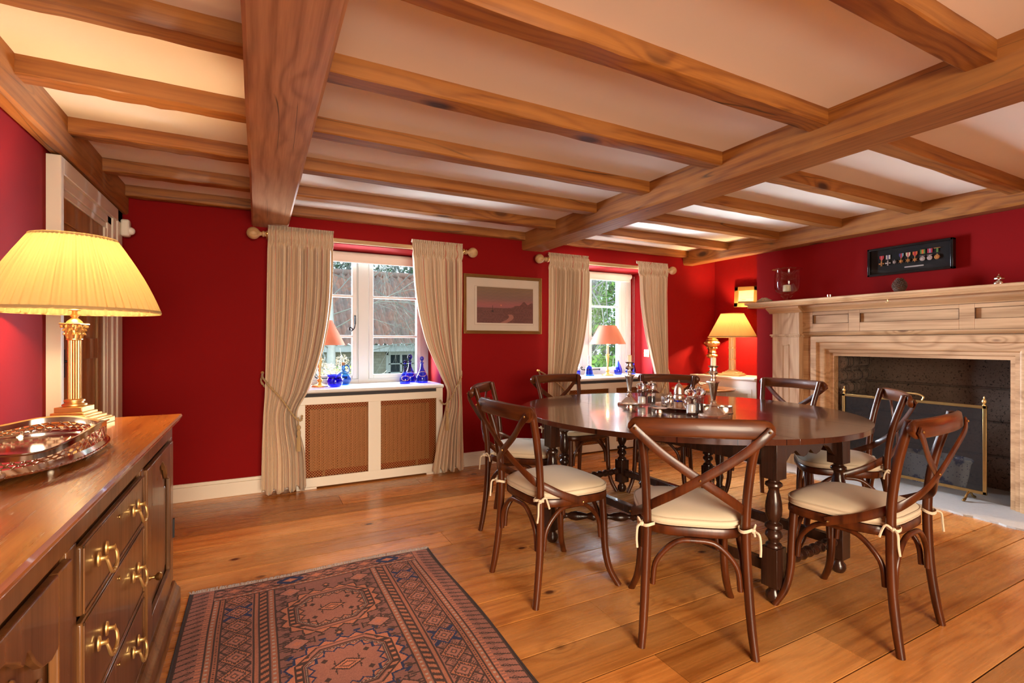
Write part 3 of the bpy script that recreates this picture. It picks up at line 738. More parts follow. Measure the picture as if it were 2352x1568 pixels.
# bed mould under the shelf, breaking forward over the pilasters
def bed(y0, y1, xf):
    return [(BX, 1.455), (xf, 1.455), (xf - .004, 1.465), (xf - .02, 1.475), (xf - .045, 1.49), (xf - .055, 1.50), (xf - .055, 1.515), (BX, 1.515)]
m = MB(); m.prism(bed(0, 0, SX - .014), lambda u, v, q: (u, q, v), 1.14, 2.92)
for a, b in ((2.86, 3.19), (.875, 1.205)): m.prism(bed(0, 0, 4.553), lambda u, v, q: (u, q, v), a, b)
m.prism([(BX, 1.235), (SX - .02, 1.235), (SX - .03, 1.245), (SX - .016, 1.258), (SX - .014, 1.27), (BX, 1.27)], lambda u, v, q: (u, q, v), 1.14, 2.90)
m.build('bed_moulding', STRIPX, t, w=True)
for a, b in ((2.884, 3.157), (.913, 1.186)):
    m = MB(); m.box(4.553, a, .14, SX + .05, b, 1.455); m.box(4.535, a - .012, 0, SX + .05, b + .012, .14)
    m.box(4.535, a - .018, 1.235, SX + .05, b + .018, 1.25).box(4.543, a - .010, 1.222, SX + .05, b + .010, 1.235)
    pl_ = m.build('pilaster', STRIPZ, t, w=True, bevel=.003)
    m = MB()
    for (c, d, e, f_) in ((a + .10, a + .112, .25, 1.15), (b - .112, b - .10, .25, 1.15)): m.box(4.5485, c, e, 4.554, d, f_)
    m.box(4.5485, a + .10, 1.14, 4.554, b - .10, 1.152).box(4.5485, a + .10, .24, 4.554, b - .10, .252)
    m.build('pilaster_bead', STRIPZ, pl_, w=True, bevel=.002)
# stepped architrave round the opening (mitred rings)
m = MB(); y0, y1, zt = 1.445, 2.625, 1.05
steps = [(.175, .0), (.175, .030), (.125, .030), (.118, .014), (.075, .010), (.06, .004), (.055, -.012), (.03, -.016), (.026, -.03), (.0, -.034)]
R = []
for off, dx in steps:
    X = SX - dx
    R.append([(X, y1 + off, 0), (X, y1 + off, zt + off), (X, y0 - off, zt + off), (X, y0 - off, 0)])
R.append([(BX, y1, 0), (BX, y1, zt), (BX, y0, zt), (BX, y0, 0)])
m.rings(R, cap=False, closed=False)
m.build('opening_architrave', STRIPX, t, w=True, ang=25, fix=False)
MB().tube(catmull([(4.45, 2.10, 1.52), (4.45, 2.10, 1.505), (4.445, 2.09, 1.495), (4.44, 2.10, 1.487), (4.445, 2.112, 1.493)], 4), .0022, 6).build('cup_hook', BRASS, t, w=True)
# hearth slabs
HST = NT('hearth_stone'); P = HST.coord('Object'); a_ = HST.noise(P, 3, 6, .6); b_ = HST.noise(P, 45, 4, .7)
HST.set(color=HST.mix(HST.math('MULTIPLY_ADD', b_, .5, HST.math('MULTIPLY', a_, .5)), (.30, .28, .27), (.58, .55, .53)), rough=.8); HST.bump(b_, .5, .004)
m = MB(); rnd = random.Random(4); pts = []
n = 60
for i in range(n + 1):
    y = .72 + (3.34 - .72) * i / n; pts.append((4.235 + rnd.uniform(-.018, .02) + .012 * sin(i * .7), y))
pts += [(4.9, 3.34), (4.9, .72)]
R = [[(p[0] + (.0 if k_ else .0) + (.008 * rnd.random() if (k_ == 1 and i <= n) else 0), p[1], z) for i, p in enumerate(pts)] for k_, z in enumerate((-.01, .012))]
m.rings(R)
h = m.build('hearth_slab', HST.m, smooth=False); tag(h, 'rough edged pale stone hearth slab in front of the fireplace', 'hearth')
m = MB().box(4.9, 1.40, -.01, 5.26, 2.66, .012); tag(m.build('firebox_floor_slab', HST.m, bevel=.004), 'stone slab flooring the inside of the fireplace under the patterned planter', 'hearth')
# fire screen
t = thing('fire_screen', (4.67, 2.065, 0.012), 'brass framed mesh fire screen standing in the fireplace opening', 'fire screen')
m = MB(); y0, y1, z0, z1, X = 1.575, 2.56, .07, .715, 4.67
for (a, b, c, d) in ((y0, y0 + .022, z0, z1), (y1 - .022, y1, z0, z1), (y0, y1, z0, z0 + .022), (y0, y1, z1 - .022, z1)): m.box(X - .007, a, c, X + .007, b, d)
m.build('screen_frame', BRASSD, t, w=True, bevel=.002)
ms = NT('screen_mesh'); P = ms.coord('Object'); s2 = ms.n('ShaderNodeSeparateXYZ', ins={0: P})
wv = ms.math('MULTIPLY', ms.math('SINE', ms.math('MULTIPLY', s2.outputs[1], 2600.)), ms.math('SINE', ms.math('MULTIPLY', s2.outputs[2], 2600.)))
dif = ms.n('ShaderNodeBsdfDiffuse', ins={'Color': (.035, .031, .031, 1)}); tr = ms.n('ShaderNodeBsdfTransparent'); mx = ms.n('ShaderNodeMixShader', ins={0: ms.math('MULTIPLY_ADD', wv, .05, .50)})
ms.t.links.new(tr.outputs[0], mx.inputs[1]); ms.t.links.new(dif.outputs[0], mx.inputs[2]); ms.t.links.new(mx.outputs[0], ms.out.inputs[0])
MB().box(X - .001, y0 + .02, z0 + .02, X + .001, y1 - .02, z1 - .02).build('mesh_panel', ms.m, t, w=True, smooth=False)
for y in (y0 + .015, y1 - .015):
    MB().lathe([(.001, 0), (.011, 0), (.011, .006), (.005, .012), (.012, .022), (.014, .034), (.009, .044), (.004, .05), (.006, .058), (.001, .068)], 14, (X, y, z1)).build('urn_finial', BRASS, t, w=True)
MB().tube(catmull([(X, 2.155, z1), (X, 2.165, z1 + .028), (X, 2.13, z1 + .046), (X, 2.06, z1 + .05), (X, 1.99, z1 + .046), (X, 1.955, z1 + .028), (X, 1.965, z1)], 6), [.005, .008, .006, .008, .006, .008, .006, .008, .005], 8).build('screen_handle', BRASS, t, w=True)
for y in (y0 + .10, y1 - .10):
    for sx_ in (-1, 1):
        MB().tube(catmull([(X, y, z0), (X + sx_ * .03, y, .06), (X + sx_ * .06, y, .03), (X + sx_ * .085, y, .022)], 4), [.009, .007, .008, .012], 8).ball((X + sx_ * .088, y, .021), .011, 8, (1.3, 1, .8)).build('screen_foot', BRASSD, t, w=True)
# blue and white oval planter
pt = NT('blue_white_china'); P = pt.coord('Object'); v1 = pt.n('ShaderNodeTexVoronoi', ins={'Vector': P, 'Scale': 9.0}).outputs['Distance']; v2 = pt.n('ShaderNodeTexVoronoi', ins={'Vector': P, 'Scale': 46.0}).outputs['Distance']; nn = pt.noise(P, 38, 4, .7)
f_ = pt.math('MULTIPLY', pt.ramp(pt.math('MULTIPLY_ADD', nn, .5, v1), [(.58, 1.0), (.66, 0.0)]), pt.ramp(v2, [(.25, .0), (.38, 1.0)]))
f2 = pt.ramp(pt.math('MULTIPLY_ADD', nn, .35, v2), [(.36, 1.0), (.42, 0.0)])
pt.set(color=pt.mix(pt.math('MAXIMUM', f_, pt.math('MULTIPLY', f2, .8)), (.75, .78, .82), (.03, .05, .28)), rough=.12)
m = MB(); S = Matrix.Diagonal((.62, 1.25, 1))
m.lathe([(.001, 0), (.165, 0), (.17, .01), (.185, .10), (.195, .19), (.20, .205), (.21, .225), (.205, .235), (.195, .228), (.185, .20), (.17, .02), (.001, .02)], 40, (4.98, 2.02, .013), S)
tag(m.build('oval_planter', pt.m), 'oval blue and white floral china planter behind the fire screen', 'planter')

# mantel shelf ornaments (shelf top z 1.566)
MZ = 1.566
m = MB(); rnd = random.Random(2)
for k_, (rr_, n_, h_) in enumerate(((.048, 6, .018), (.034, 5, .03), (.018, 4, .042))):
    for i in range(n_):
        a = i * 2 * pi / n_ + k_ * .5; m.ball((4.54 + rr_ * .75 * cos(a), 3.235 + rr_ * sin(a), MZ + h_), .030 - .004 * k_, 12, (1, 1, .62))
m.ball((4.54, 3.235, MZ + .024), .045, 14, (1, 1.1, .5))
tag(m.build('stone_rose', plain('carved_stone', (.36, .26, .18), .7, var=.12, vs=20)), 'carved beige stone rose at the left end of the mantel shelf', 'ornament')
t = thing('hurricane_vase', (4.52, 2.985, MZ), 'clear glass hurricane vase with flared rim on the mantel shelf', 'vase')
hp = [(.001, 0), (.055, 0), (.058, .006), (.038, .02), (.03, .03), (.045, .045), (.055, .055), (.04, .065), (.06, .075), (.095, .095), (.11, .13), (.112, .20), (.108, .27), (.112, .295), (.128, .305), (.130, .308)]
hin = [(r - .003, z + .003) for r, z in hp[::-1] if z > .09]
MB().lathe(hp + hin + [(.001, .09)], 40).build('vase_bowl', CLEAR, t)
MB().lathe([(.128, .300), (.134, .304), (.134, .310), (.128, .312), (.124, .307)], 40, cap=False).build('vase_rim', CLEAR, t)
m = MB().lathe([(.001, 0), (.033, 0), (.034, .004), (.034, .058), (.031, .062), (.001, .060)], 24, (4.52, 2.985, MZ + .093)).tube([(4.52, 2.985, MZ + .152), (4.521, 2.985, MZ + .163)], .0012, 5)
tag(m.build('pillar_candle', WAX), 'short ivory pillar candle inside the glass hurricane vase', 'candle')
m = MB().lathe([(.001, 0), (.022, 0), (.023, .003), (.021, .012), (.023, .020), (.023, .028), (.019, .028), (.018, .01), (.001, .01)], 20, (4.50, 2.575, MZ))
tag(m.build('silver_pot', SILVER), 'tiny round silver pot on the mantel shelf between vase and pine cone', 'pot')
# pine cone with spiral scales
t = thing('pine_cone', (4.53, 2.055, MZ), 'brown pine cone standing on the mantel shelf under the medal case', 'pine cone')
CONE = plain('pine_cone_brown', (.09, .045, .028), .8, var=.3, vs=40)
MB().lathe([(.001, 0), (.03, .006), (.043, .03), (.042, .055), (.032, .085), (.014, .112), (.001, .116)], 16).build('cone_core', CONE, t)
m = MB()
for i in range(130):
    f = i / 130; z = .006 + .108 * f; r = .042 * (sin(pi * (f * .86 + .12)) ** .7); a = i * 2.39996
    c = Vector((r * cos(a), r * sin(a), z)); o_ = Vector((cos(a), sin(a), .45)).normalized(); s_ = Vector((-sin(a), cos(a), 0)); w_ = .0085 * (1.1 - .5 * f)
    u_ = o_.cross(s_) * .002
    tip = c + o_ * .010
    m.add([c - s_ * w_ - u_, c + s_ * w_ - u_, tip + s_ * w_ * .5 - u_, tip - s_ * w_ * .5 - u_, c - s_ * w_ + u_, c + s_ * w_ + u_, tip + s_ * w_ * .5 + u_ * 2, tip - s_ * w_ * .5 + u_ * 2], [(0, 3, 2, 1), (4, 5, 6, 7), (0, 1, 5, 4), (1, 2, 6, 5), (2, 3, 7, 6), (3, 0, 4, 7)])
tag(m.build('cone_scales', CONE, t), kind='stuff')
t = thing('silver_mushroom', (4.53, 1.465, MZ), 'small silver mushroom shaped ornament at the right of the mantel shelf', 'ornament')
MB().lathe([(.001, 0), (.026, 0), (.030, .008), (.031, .018), (.024, .028), (.008, .034), (.006, .04)], 20, lobes=8, la=.04).build('ornament_base', SILVER, t)
MB().lathe([(.006, .038), (.028, .042), (.029, .048), (.020, .062), (.006, .070), (.004, .076), (.001, .08)], 20, lobes=8, la=.05).build('ornament_cap', SILVER, t)

# ------------------------------------------------------------------ medal case
t = thing('medal_case', (4.70, 2.06, 1.735), 'long black glazed case of mounted medals above the mantel shelf', 'medal case')
y0, y1, z0, z1 = 1.77, 2.36, 1.735, 1.97
m = MB()
for (a, b, c, d) in ((y0, y0 + .018, z0, z1), (y1 - .018, y1, z0, z1), (y0, y1, z0, z0 + .018), (y0, y1, z1 - .018, z1)): m.box(4.672, a, c, BX, b, d)
m.build('case_frame', BLACK, t, w=True, bevel=.003)
MB().box(4.705, y0 + .015, z0 + .015, 4.712, y1 - .015, z1 - .015).build('case_backing', plain('black_felt', (.006, .005, .006), .95), t, w=True)
MB().box(4.681, y0 + .016, z0 + .016, 4.683, y1 - .016, z1 - .016).build('case_glass', PICGLASS, t, w=True, smooth=False)
MB().box(4.702, 1.968, 1.783, 4.706, 2.098, 1.793).build('name_strip', plain('silver_strip', (.55, .48, .45), .4, .6), t, w=True)
BRZ = plain('medal_bronze', (.70, .34, .12), .35, 1, var=.2, vs=60); SLV = plain('medal_silver', (.62, .52, .48), .35, .9, var=.2, vs=60)
def ribmat(name, stripes):
    n = NT(name); s_ = n.n('ShaderNodeSeparateXYZ', ins={0: n.coord('Object')}).outputs[1]
    f = n.math('MULTIPLY_ADD', s_, -1 / .032, .5)
    st_ = []; 
    x = n.t.nodes.new('ShaderNodeValToRGB'); n.t.links.new(f, x.inputs[0]); x.color_ramp.interpolation = 'CONSTANT'; e = x.color_ramp.elements
    while len(e) < len(stripes): e.new(.5)
    for q, (p_, c) in zip(e, stripes): q.position = p_; q.color = (*c, 1)
    n.set(color=x.outputs[0], rough=.8); return n.m
rd, bl, wh, gr, og, pk, yl, lb = (.45, .02, .03), (.05, .04, .18), (.6, .52, .45), (.10, .22, .04), (.65, .14, .02), (.55, .35, .36), (.55, .40, .12), (.20, .28, .34)
RB = [('rose', [(0, rd), (.45, pk), (.55, rd)], 'cross', BRZ, 'v'), ('mauve', [(0, wh), (.36, bl), (.62, wh)], 'cross', SLV, 's'), (None, None, 'star8', SLV, 's'),
      ('threeway', [(0, bl), (.35, rd), (.66, lb)], 'star', BRZ, 'v'), ('desert', [(0, yl), (.12, wh), (.38, rd), (.62, wh), (.88, yl)], 'star', BRZ, 'v'), ('flame', [(0, og), (.25, rd), (.75, og)], 'star', BRZ, 'v'),
      ('leaf', [(0, gr), (.3, og), (.7, gr)], 'disc', SLV, 's'), ('crimson', [(0, rd), (.28, bl), (.4, pk), (.6, bl), (.72, rd)], 'disc', SLV, 's'), ('olive', [(0, yl), (.3, gr), (.7, yl)], 'ring', BRZ, 't')]
for i, (nm, stp, shp, mt, rs) in enumerate(RB):
    yc = 2.262 - i * .0475 - (.004 if i > 5 else 0); zr = 1.888 + (.004 if i > 5 else -.004); zm = 1.836
    if nm:
        o_ = MB()
        if rs == 'v': po = [(-.016, .034), (.016, .034), (.016, .014), (.004, -.004), (-.004, -.004), (-.016, .014)]
        elif rs == 't': po = [(-.006, .034), (.006, .034), (.006, -.002), (-.006, -.002)]
        else: po = [(-.016, .034), (.016, .034), (.016, .0), (-.016, .0)]
        o_.prism(po, lambda u, v, q: (q, u, v), 0, .003)
        rb = o_.build('medal_ribbon', ribmat('ribbon_' + nm, stp), t, smooth=False); rb.location = Vector((4.699, yc, zr - .014)) - t.location
    q = MB(); cz = zm + .003
    if shp == 'star' or shp == 'star8':
        npt = 6 if shp == 'star' else 8; ro = .0205 if shp == 'star' else .018; po = []
        for k_ in range(npt * 2): r = ro if k_ % 2 == 0 else ro * .45; a = pi / 2 + k_ * pi / npt; po.append((r * cos(a), r * sin(a)))
        q.prism(po, lambda u, v, w_: (w_, u + yc, v + cz), 4.694, 4.699)
        q.lathe([(.001, 0), (.006, 0), (.006, .002), (.001, .0025)], 10, (4.694, yc, cz), Matrix.Rotation(-pi / 2, 3, 'Y'))
    elif shp == 'cross':
        po = [(-.0025, .003), (-.006, .019), (.006, .019), (.0025, .003), (.0195, .006), (.0195, -.006), (.0025, -.003), (.006, -.019), (-.006, -.019), (-.0025, -.003), (-.0195, -.006), (-.0195, .006)]
        po = [(u, v) for u, v in po]; q.prism(po, lambda u, v, w_: (w_, u + yc, v + cz - .002), 4.694, 4.699)
        q.lathe([(.001, 0), (.006, 0), (.006, .002), (.001, .0025)], 10, (4.694, yc, cz - .002), Matrix.Rotation(-pi / 2, 3, 'Y'))
    else:
        q.lathe([(.001, 0), (.018, 0), (.018, .003), (.015, .0035), (.0145, .002), (.001, .002)], 24, (4.697, yc, cz), Matrix.Rotation(-pi / 2, 3, 'Y'))
        q.ball((4.695, yc, cz), .008, 10, (.3, .8, 1))
        q.box(4.694, yc - .018 if shp == 'disc' else yc - .022, cz + .0215 if shp == 'disc' else 1.907, 4.699, yc + .018 if shp == 'disc' else yc + .022, cz + .0245 if shp == 'disc' else 1.912).tube([(4.697, yc, cz + .016), (4.697, yc, cz + .025)], .002, 6)
    if shp != 'disc' and shp != 'ring': q.tube([(4.697, yc, cz + .017), (4.697, yc, zr - .014 if nm else cz + .02)], .0018, 6)
    q.build('medal', mt, t, w=True, smooth=False)

# ================================================================== ALCOVE
t = thing('alcove_cabinet', (4.92, 3.89, 0), 'low white painted cupboard built into the alcove beside the fireplace', 'cabinet')
ax, ay0, ay1 = 4.71, 3.452, 4.328
MB().box(ax, ay0, 0.07, WR - .001, ay1, .755).box(ax + .03, ay0, 0, WR - .001, ay1, .07).build('cabinet_body', WHITE, t, w=True, bevel=.002)
MB().prism([(WR - .001, .757), (ax - .02, .757), (ax - .028, .764), (ax - .03, .772), (ax - .026, .782), (ax - .02, .785), (WR - .001, .785)], lambda u, v, q: (u, q, v), ay0, ay1).build('cabinet_top', WHITE, t, w=True)
for a, b in ((ay0 + .05, 3.88), (3.886, ay1 - .05)):
    d = MB().box(ax - .006, a, .10, ax, b, .665).build('cabinet_door', WHITE, t, w=True, bevel=.003)
    m = MB()
    for k_, (o_, dx) in enumerate(((.05, .011), (.062, .008))):
        for (p_, q_, r_, s_) in ((a + o_, a + o_ + .012, .10 + o_, .665 - o_), (b - o_ - .012, b - o_, .10 + o_, .665 - o_), (a + o_, b - o_, .10 + o_, .112 + o_), (a + o_, b - o_, .653 - o_, .665 - o_)): m.box(ax - dx, p_, r_, ax - .005, q_, s_)
    m.build('door_moulding', WHITE, d, w=True, bevel=.002)
    MB().ball((ax - .02, (b - .03) if a < 3.6 else a + .03, .42), .012, 12).tube([(ax - .004, (b - .03) if a < 3.6 else a + .03, .42), (ax - .015, (b - .03) if a < 3.6 else a + .03, .42)], .005, 8).build('door_knob', WHITE, d, w=True)

def point(name, parent, loc, power, col, r=.04):
    d = bpy.data.lights.new(name, 'POINT'); d.energy = power; d.color = col; d.shadow_soft_size = r
    o = bpy.data.objects.new(name, d); COL.objects.link(o); o.parent = parent; o.location = loc; return o
WARM = (1.0, .64, .32)
def pleated(t, r0, z0, r1, z1, n, mat, seed=1, amp=.011, bow=.0):
    rnd = random.Random(seed); off = [rnd.uniform(.5, 1.2) for _ in range(n + 1)]; S_ = n * 6; R = []
    for k_ in range(9):
        f = k_ / 8; r = r0 + (r1 - r0) * f + bow * sin(pi * f); z = z0 + (z1 - z0) * f; ring = []
        for i in range(S_):
            a = 2 * pi * i / S_; j = i // 6; q = 1 + amp * off[j] * sin(2 * pi * (i / 6.)) * (.6 + .4 * sin(pi * f))
            ring.append((r * q * cos(a), r * q * sin(a), z))
        R.append(ring)
    o = MB().rings(R, cap=False).build('lamp_shade', mat, t, ang=70, fix=False)
    MB().lathe([(r0 * 1.0, z0 - .004), (r0 * 1.014, z0 - .004), (r0 * 1.014, z0 + .009), (r0 * 1.0, z0 + .009)], 64, cap=False).build('shade_trim', mat, o)
    MB().lathe([(r1 * .995, z1 - .008), (r1 * 1.012, z1 - .008), (r1 * 1.012, z1 + .004), (r1 * .995, z1 + .004)], 64, cap=False).build('shade_trim', mat, o)
    m = MB().tube([(r1 * cos(a) * .99, r1 * sin(a) * .99, z1 - .004) for a in (0, pi)], .002, 6).tube([(0, r1 * .99, z1 - .004), (0, -r1 * .99, z1 - .004)], .002, 6)
    m.build('shade_ring', BRASS, t)
    return o
BULB = NT('bulb'); BULB.set(color=(1, .9, .7), emit=BULB.mix(BULB.noise(BULB.coord(), 3, 1), (1, .72, .36), (1, .74, .40)), estr=14.0); BULB = BULB.m
def bulb(t, z): MB().lathe([(.001, -.05), (.013, -.05), (.013, -.025), (.03, .01), (.03, .03), (.018, .05), (.001, .055)], 14, (0, 0, z)).build('light_bulb', BULB, t)
SHADEA = shade_mat('fine_pleated_shade', (.60, .40, .18), (.165, .105, .035), .36)
def alcove_lamp(loc, label, power):
    t = thing('table_lamp', loc, label, 'lamp', rz=.35)
    m = MB(); z = 0
    for s_, h_ in ((.118, .018), (.105, .010), (.085, .014), (.06, .012), (.045, .010)):
        m.box(-s_, -s_, z, s_, s_, z + h_); z += h_
    m.build('lamp_base', STEM, t, bevel=.003)
    m = MB().lathe([(.036, 0), (.036, .40)], 8, (0, 0, .06), lobes=0)
    for a in range(4): m.tube([(.026 * cos(a * pi / 2 + .785), .026 * sin(a * pi / 2 + .785), .062), (.026 * cos(a * pi / 2 + .785), .026 * sin(a * pi / 2 + .785), .46)], .015, 10)
    c = m.build('lamp_column', STEM, t)
    m = MB()
    for zz in (.07, .19, .32, .45): m.lathe([(.034, zz - .004), (.043, zz - .004), (.043, zz + .004), (.034, zz + .004)], 20, cap=False)
    m.build('brass_band', BRASS, c)
    MB().tube([(0, 0, .45), (0, 0, .55)], .012, 10).build('bulb_holder', BRASS, t)
    bulb(t, .59); pleated(t, .262, .445, .125, .715, 110, SHADEA, 3, .008)
    point('lamp_light', t, (0, 0, .60), power, WARM)
    return t
alcove_lamp((4.90, 3.90, .785), 'lit ivory column table lamp with pleated shade on the white alcove cupboard', 75)
# twin of the alcove lamp, in the opposite alcove to the right of the fireplace
t = thing('alcove_cabinet', (4.92, .17, 0), 'low white cupboard in the alcove beyond the right side of the fireplace', 'cabinet')
MB().box(4.71, -.28, 0, WR - .001, .618, .76).build('cabinet_body', WHITE, t, w=True, bevel=.002)
MB().box(4.68, -.28, .761, WR - .001, .618, .785).build('cabinet_top', WHITE, t, w=True, bevel=.003)
alcove_lamp((4.88, .12, .785), 'lit ivory column table lamp in the far right alcove beyond the fireplace opening', 110)

t = thing('small_gilt_picture', (5.10, 3.87, 1.585), 'small gilt framed sketch on the alcove wall above the lit lamp', 'picture')
t.rotation_euler = (radians(3), 0, 0)
m = MB(); a, b, hh = -.155, .155, .24
for (y0, y1, z0, z1) in ((a, a + .05, 0, hh), (b - .05, b, 0, hh), (a, b, 0, .05), (a, b, hh - .05, hh)): m.box(-.018, y0, z0, .018, y1, z1)
m.build('gilt_frame', plain('pale_gilt', (.42, .25, .07), .4, .6, var=.1), t, bevel=.004)
MB().box(-.004, a + .04, .04, .004, b - .04, hh - .04).build('sketch', plain('sketch_paper', (.50, .42, .26), .8, var=.10, vs=30), t)
MB().box(-.0055, a + .055, .105, -.0035, b - .06, .108).ball((-.004, .03, .085), .012, 8, (.2, 3, .6)).build('sketch_line', plain('sketch_ink', (.42, .30, .16), .8), t)
# gilt baroque candlestick
t = thing('gilt_candlestick', (4.85, 4.145, .785), 'tall ornate gilt candlestick with bulbous urn top on the alcove cupboard', 'candlestick')
gp = [(.001, 0), (.085, 0), (.085, .015), (.07, .02), (.05, .04), (.03, .07), (.02, .10), (.035, .115), (.02, .13), (.016, .22), (.024, .235), (.015, .245), (.03, .255), (.052, .275), (.058, .30), (.048, .325), (.034, .335), (.05, .345), (.045, .36), (.04, .385), (.052, .41), (.058, .42), (.04, .43), (.066, .445), (.082, .47), (.086, .50), (.075, .525), (.055, .535), (.07, .545), (.055, .56), (.04, .565), (.052, .58), (.001, .585)]
gp = [(r, z * .755) for r, z in gp]
MB().lathe(gp, 48, lobes=8, la=.045).build('candlestick_body', GOLD, t)
m = MB()
for zz, rr_ in ((.2265, .058), (.3775, .086), (.317, .056)):
    for k_ in range(8): a = k_ * pi / 4 + .2; m.ball((rr_ * .95 * cos(a), rr_ * .95 * sin(a), zz), .013, 8)
tag(m.build('acanthus_ornament', GOLD, t), kind='stuff')
# round tilt top tripod table
t = thing('tripod_table', (4.34, 3.83, 0), 'small round tripod side table between the dining table and alcove cupboard', 'table')
RT = wood('walnut_round_top', (.20, .08, .02), (.42, .20, .06), (.1, .04, .02), axis=0, rough=.2, knots=False, coat=.4)
MB().lathe([(.001, .650), (.315, .650), (.327, .655), (.330, .662), (.327, .670), (.315, .674), (.001, .672)], 56).build('table_top', RT, t)
MB().lathe([(.05, .65), (.06, .64), (.03, .62), (.025, .55), (.035, .5), (.02, .47), (.024, .38), (.04, .33), (.045, .28), (.03, .24), (.038, .2), (.04, .14), (.001, .13)], 24).build('column', TABW, t)
for k_ in range(3):
    a = k_ * 2 * pi / 3 + 2.9; P_ = [(.03, .20), (.10, .19), (.18, .11), (.25, .035), (.30, .014), (.33, .016)]
    MB().tube(catmull([(r * cos(a), r * sin(a), z) for r, z in P_], 5), [.022, .020, .016, .014, .018, .012], 10).build('leg', TABW, t)
# silver bird
def bird(loc, s, rz, label, parent=None):
    m = MB(); M_ = Matrix.Rotation(rz, 3, 'Z')
    def q(p_): return tuple(M_ @ (Vector(p_) * s) + Vector(loc))
    m.tube([q(p_) for p_ in catmull([(-.075, 0, .055), (-.045, 0, .04), (-.02, 0, .035), (.02, 0, .04), (.04, 0, .055), (.052, 0, .062)], 4)], [.002 * s, .006 * s, .018 * s, .02 * s, .012 * s, .009 * s], 10)
    m.ball(q((.05, 0, .066)), .012 * s, 10); m.tube([q((.058, 0, .067)), q((.078, 0, .064))], [.004 * s, .0005 * s], 6)
    m.tube([q((-.07, 0, .055)), q((-.12, 0, .085))], [.006 * s, .002 * s], 6)
    for y in (-.007, .007): m.tube([q((.005, y, .03)), q((.008, y, 0))], .0015 * s, 5)
    m.tube([q((-.004, -.007, .001)), q((.018, -.007, .001))], .0015 * s, 5).tube([q((-.004, .007, .001)), q((.018, .007, .001))], .0015 * s, 5)
    o = m.build('silver_bird', SILVERT); return tag(o, label, 'bird figurine')
bird((4.36, 3.86, .673), 1.0, 2.5, 'silver bird figurine standing on the round tripod side table')

# ================================================================== WINDOW SILL OBJECTS (sill z .795)
SZ = .795
def sill_lamp(loc, label, power, off=0):
    t = thing('candlestick_lamp', loc, label, 'lamp')
    MB().lathe([(.001, 0), (.066, 0), (.068, .004), (.062, .012), (.045, .018), (.022, .026), (.012, .036), (.020, .046), (.026, .056), (.018, .066), (.009, .074), (.013, .084), (.016, .092), (.008, .10), (.010, .13), (.014, .17), (.019, .215), (.020, .222), (.016, .23), (.024, .236), (.024, .242), (.001, .242)], 28).build('lamp_base', BRASS, t)
    MB().lathe([(.001, .243), (.013, .243), (.013, .34), (.001, .345)], 16).build('candle_tube', WAX, t)
    R0, R1, za, zb = .205, .100, .355, .565
    m = MB().lathe([(R0, za), (R1, zb)], 56, cap=False); m.build('lamp_shade', SHADEP, t, fix=False)
    MB().tube([(R1 * .98, 0, zb - .01), (-R1 * .98, 0, zb - .01)], .002, 6).tube([(0, 0, zb - .01), (0, 0, .40)], .003, 6).build('shade_carrier', BRASS, t)
    bulb(t, .40); point('lamp_light', t, (0, 0, .42), power, WARM, .03); return t
sill_lamp((.47, 4.47, SZ), 'brass candlestick lamp with salmon shade half hidden by the far left curtain', 5)
sill_lamp((3.53, 4.46, SZ), 'brass candlestick lamp with salmon shade in the middle of the bell window sill', 5)
def glassobj(name, prof, loc, label, cat, mat=COB, stop=None, seg=32, extra=None):
    t = thing(name, loc, label, cat); MB().lathe(prof, seg).build('glass_body', mat, t)
    if stop:
        z, r = stop; MB().lathe([(.001, z), (.008, z), (.011, z + .006), (.005, z + .012), (.006, z + .016)] + [(max(.001, r * sin(pi * q / 10)), z + .016 + r * 1.15 - r * 1.15 * cos(pi * q / 10)) for q in range(2, 11)], 18, (0, 0, 0), Matrix.Diagonal((1, .55, 1))).build('stopper', mat, t)
    if extra: extra(t)
    return t
glassobj('blue_bowl', [(.001, .006), (.035, .0), (.045, .004), (.06, .02), (.066, .045), (.062, .07), (.056, .082), (.062, .095), (.067, .102), (.064, .103), (.058, .095), (.052, .082), (.058, .068), (.061, .045), (.055, .022), (.04, .012), (.001, .012)], (.585, 4.41, SZ), 'cobalt glass bowl on the sill beside the half hidden lamp', 'bowl')
def jugx(t):
    MB().lathe([(.001, .172), (.016, .172), (.017, .19), (.015, .20), (.001, .20)], 14).build('cork', plain('cork', (.28, .15, .07), .9), t)
    MB().tube(catmull([(.012, 0, .165), (.035, 0, .172), (.05, 0, .155), (.05, 0, .125), (.042, 0, .105)], 5), .006, 10).build('handle', COBL, t)
glassobj('corked_jug', [(.001, .004), (.04, 0), (.058, .012), (.068, .04), (.068, .07), (.055, .10), (.032, .118), (.018, .128), (.015, .15), (.015, .18), (.018, .183), (.001, .183)], (.675, 4.58, SZ), 'corked light blue glass jug with side handle behind the cobalt bowl', 'jug', COBL, extra=jugx)
def lab(z, r, hy=0):
    def f(t):
        m = MB(); pts = [((r + .002) * cos(a) , (r + .002) * sin(a), z + .022 * sin(b)) for a, b in [(-pi / 2 - .15 + .75 * cos(q), q) for q in np.linspace(0, 2 * pi, 25)]]
        m.tube(pts, .0014, 5); m.build('gilt_label_line', BRASS, t)
    return f
def ring(*zs):
    return lambda t: None
dec = [(.001, .004), (.046, 0), (.052, .004), (.056, .03), (.054, .06), (.040, .095), (.024, .125), (.015, .15), (.013, .185), (.019, .192), (.019, .197), (.001, .197)]
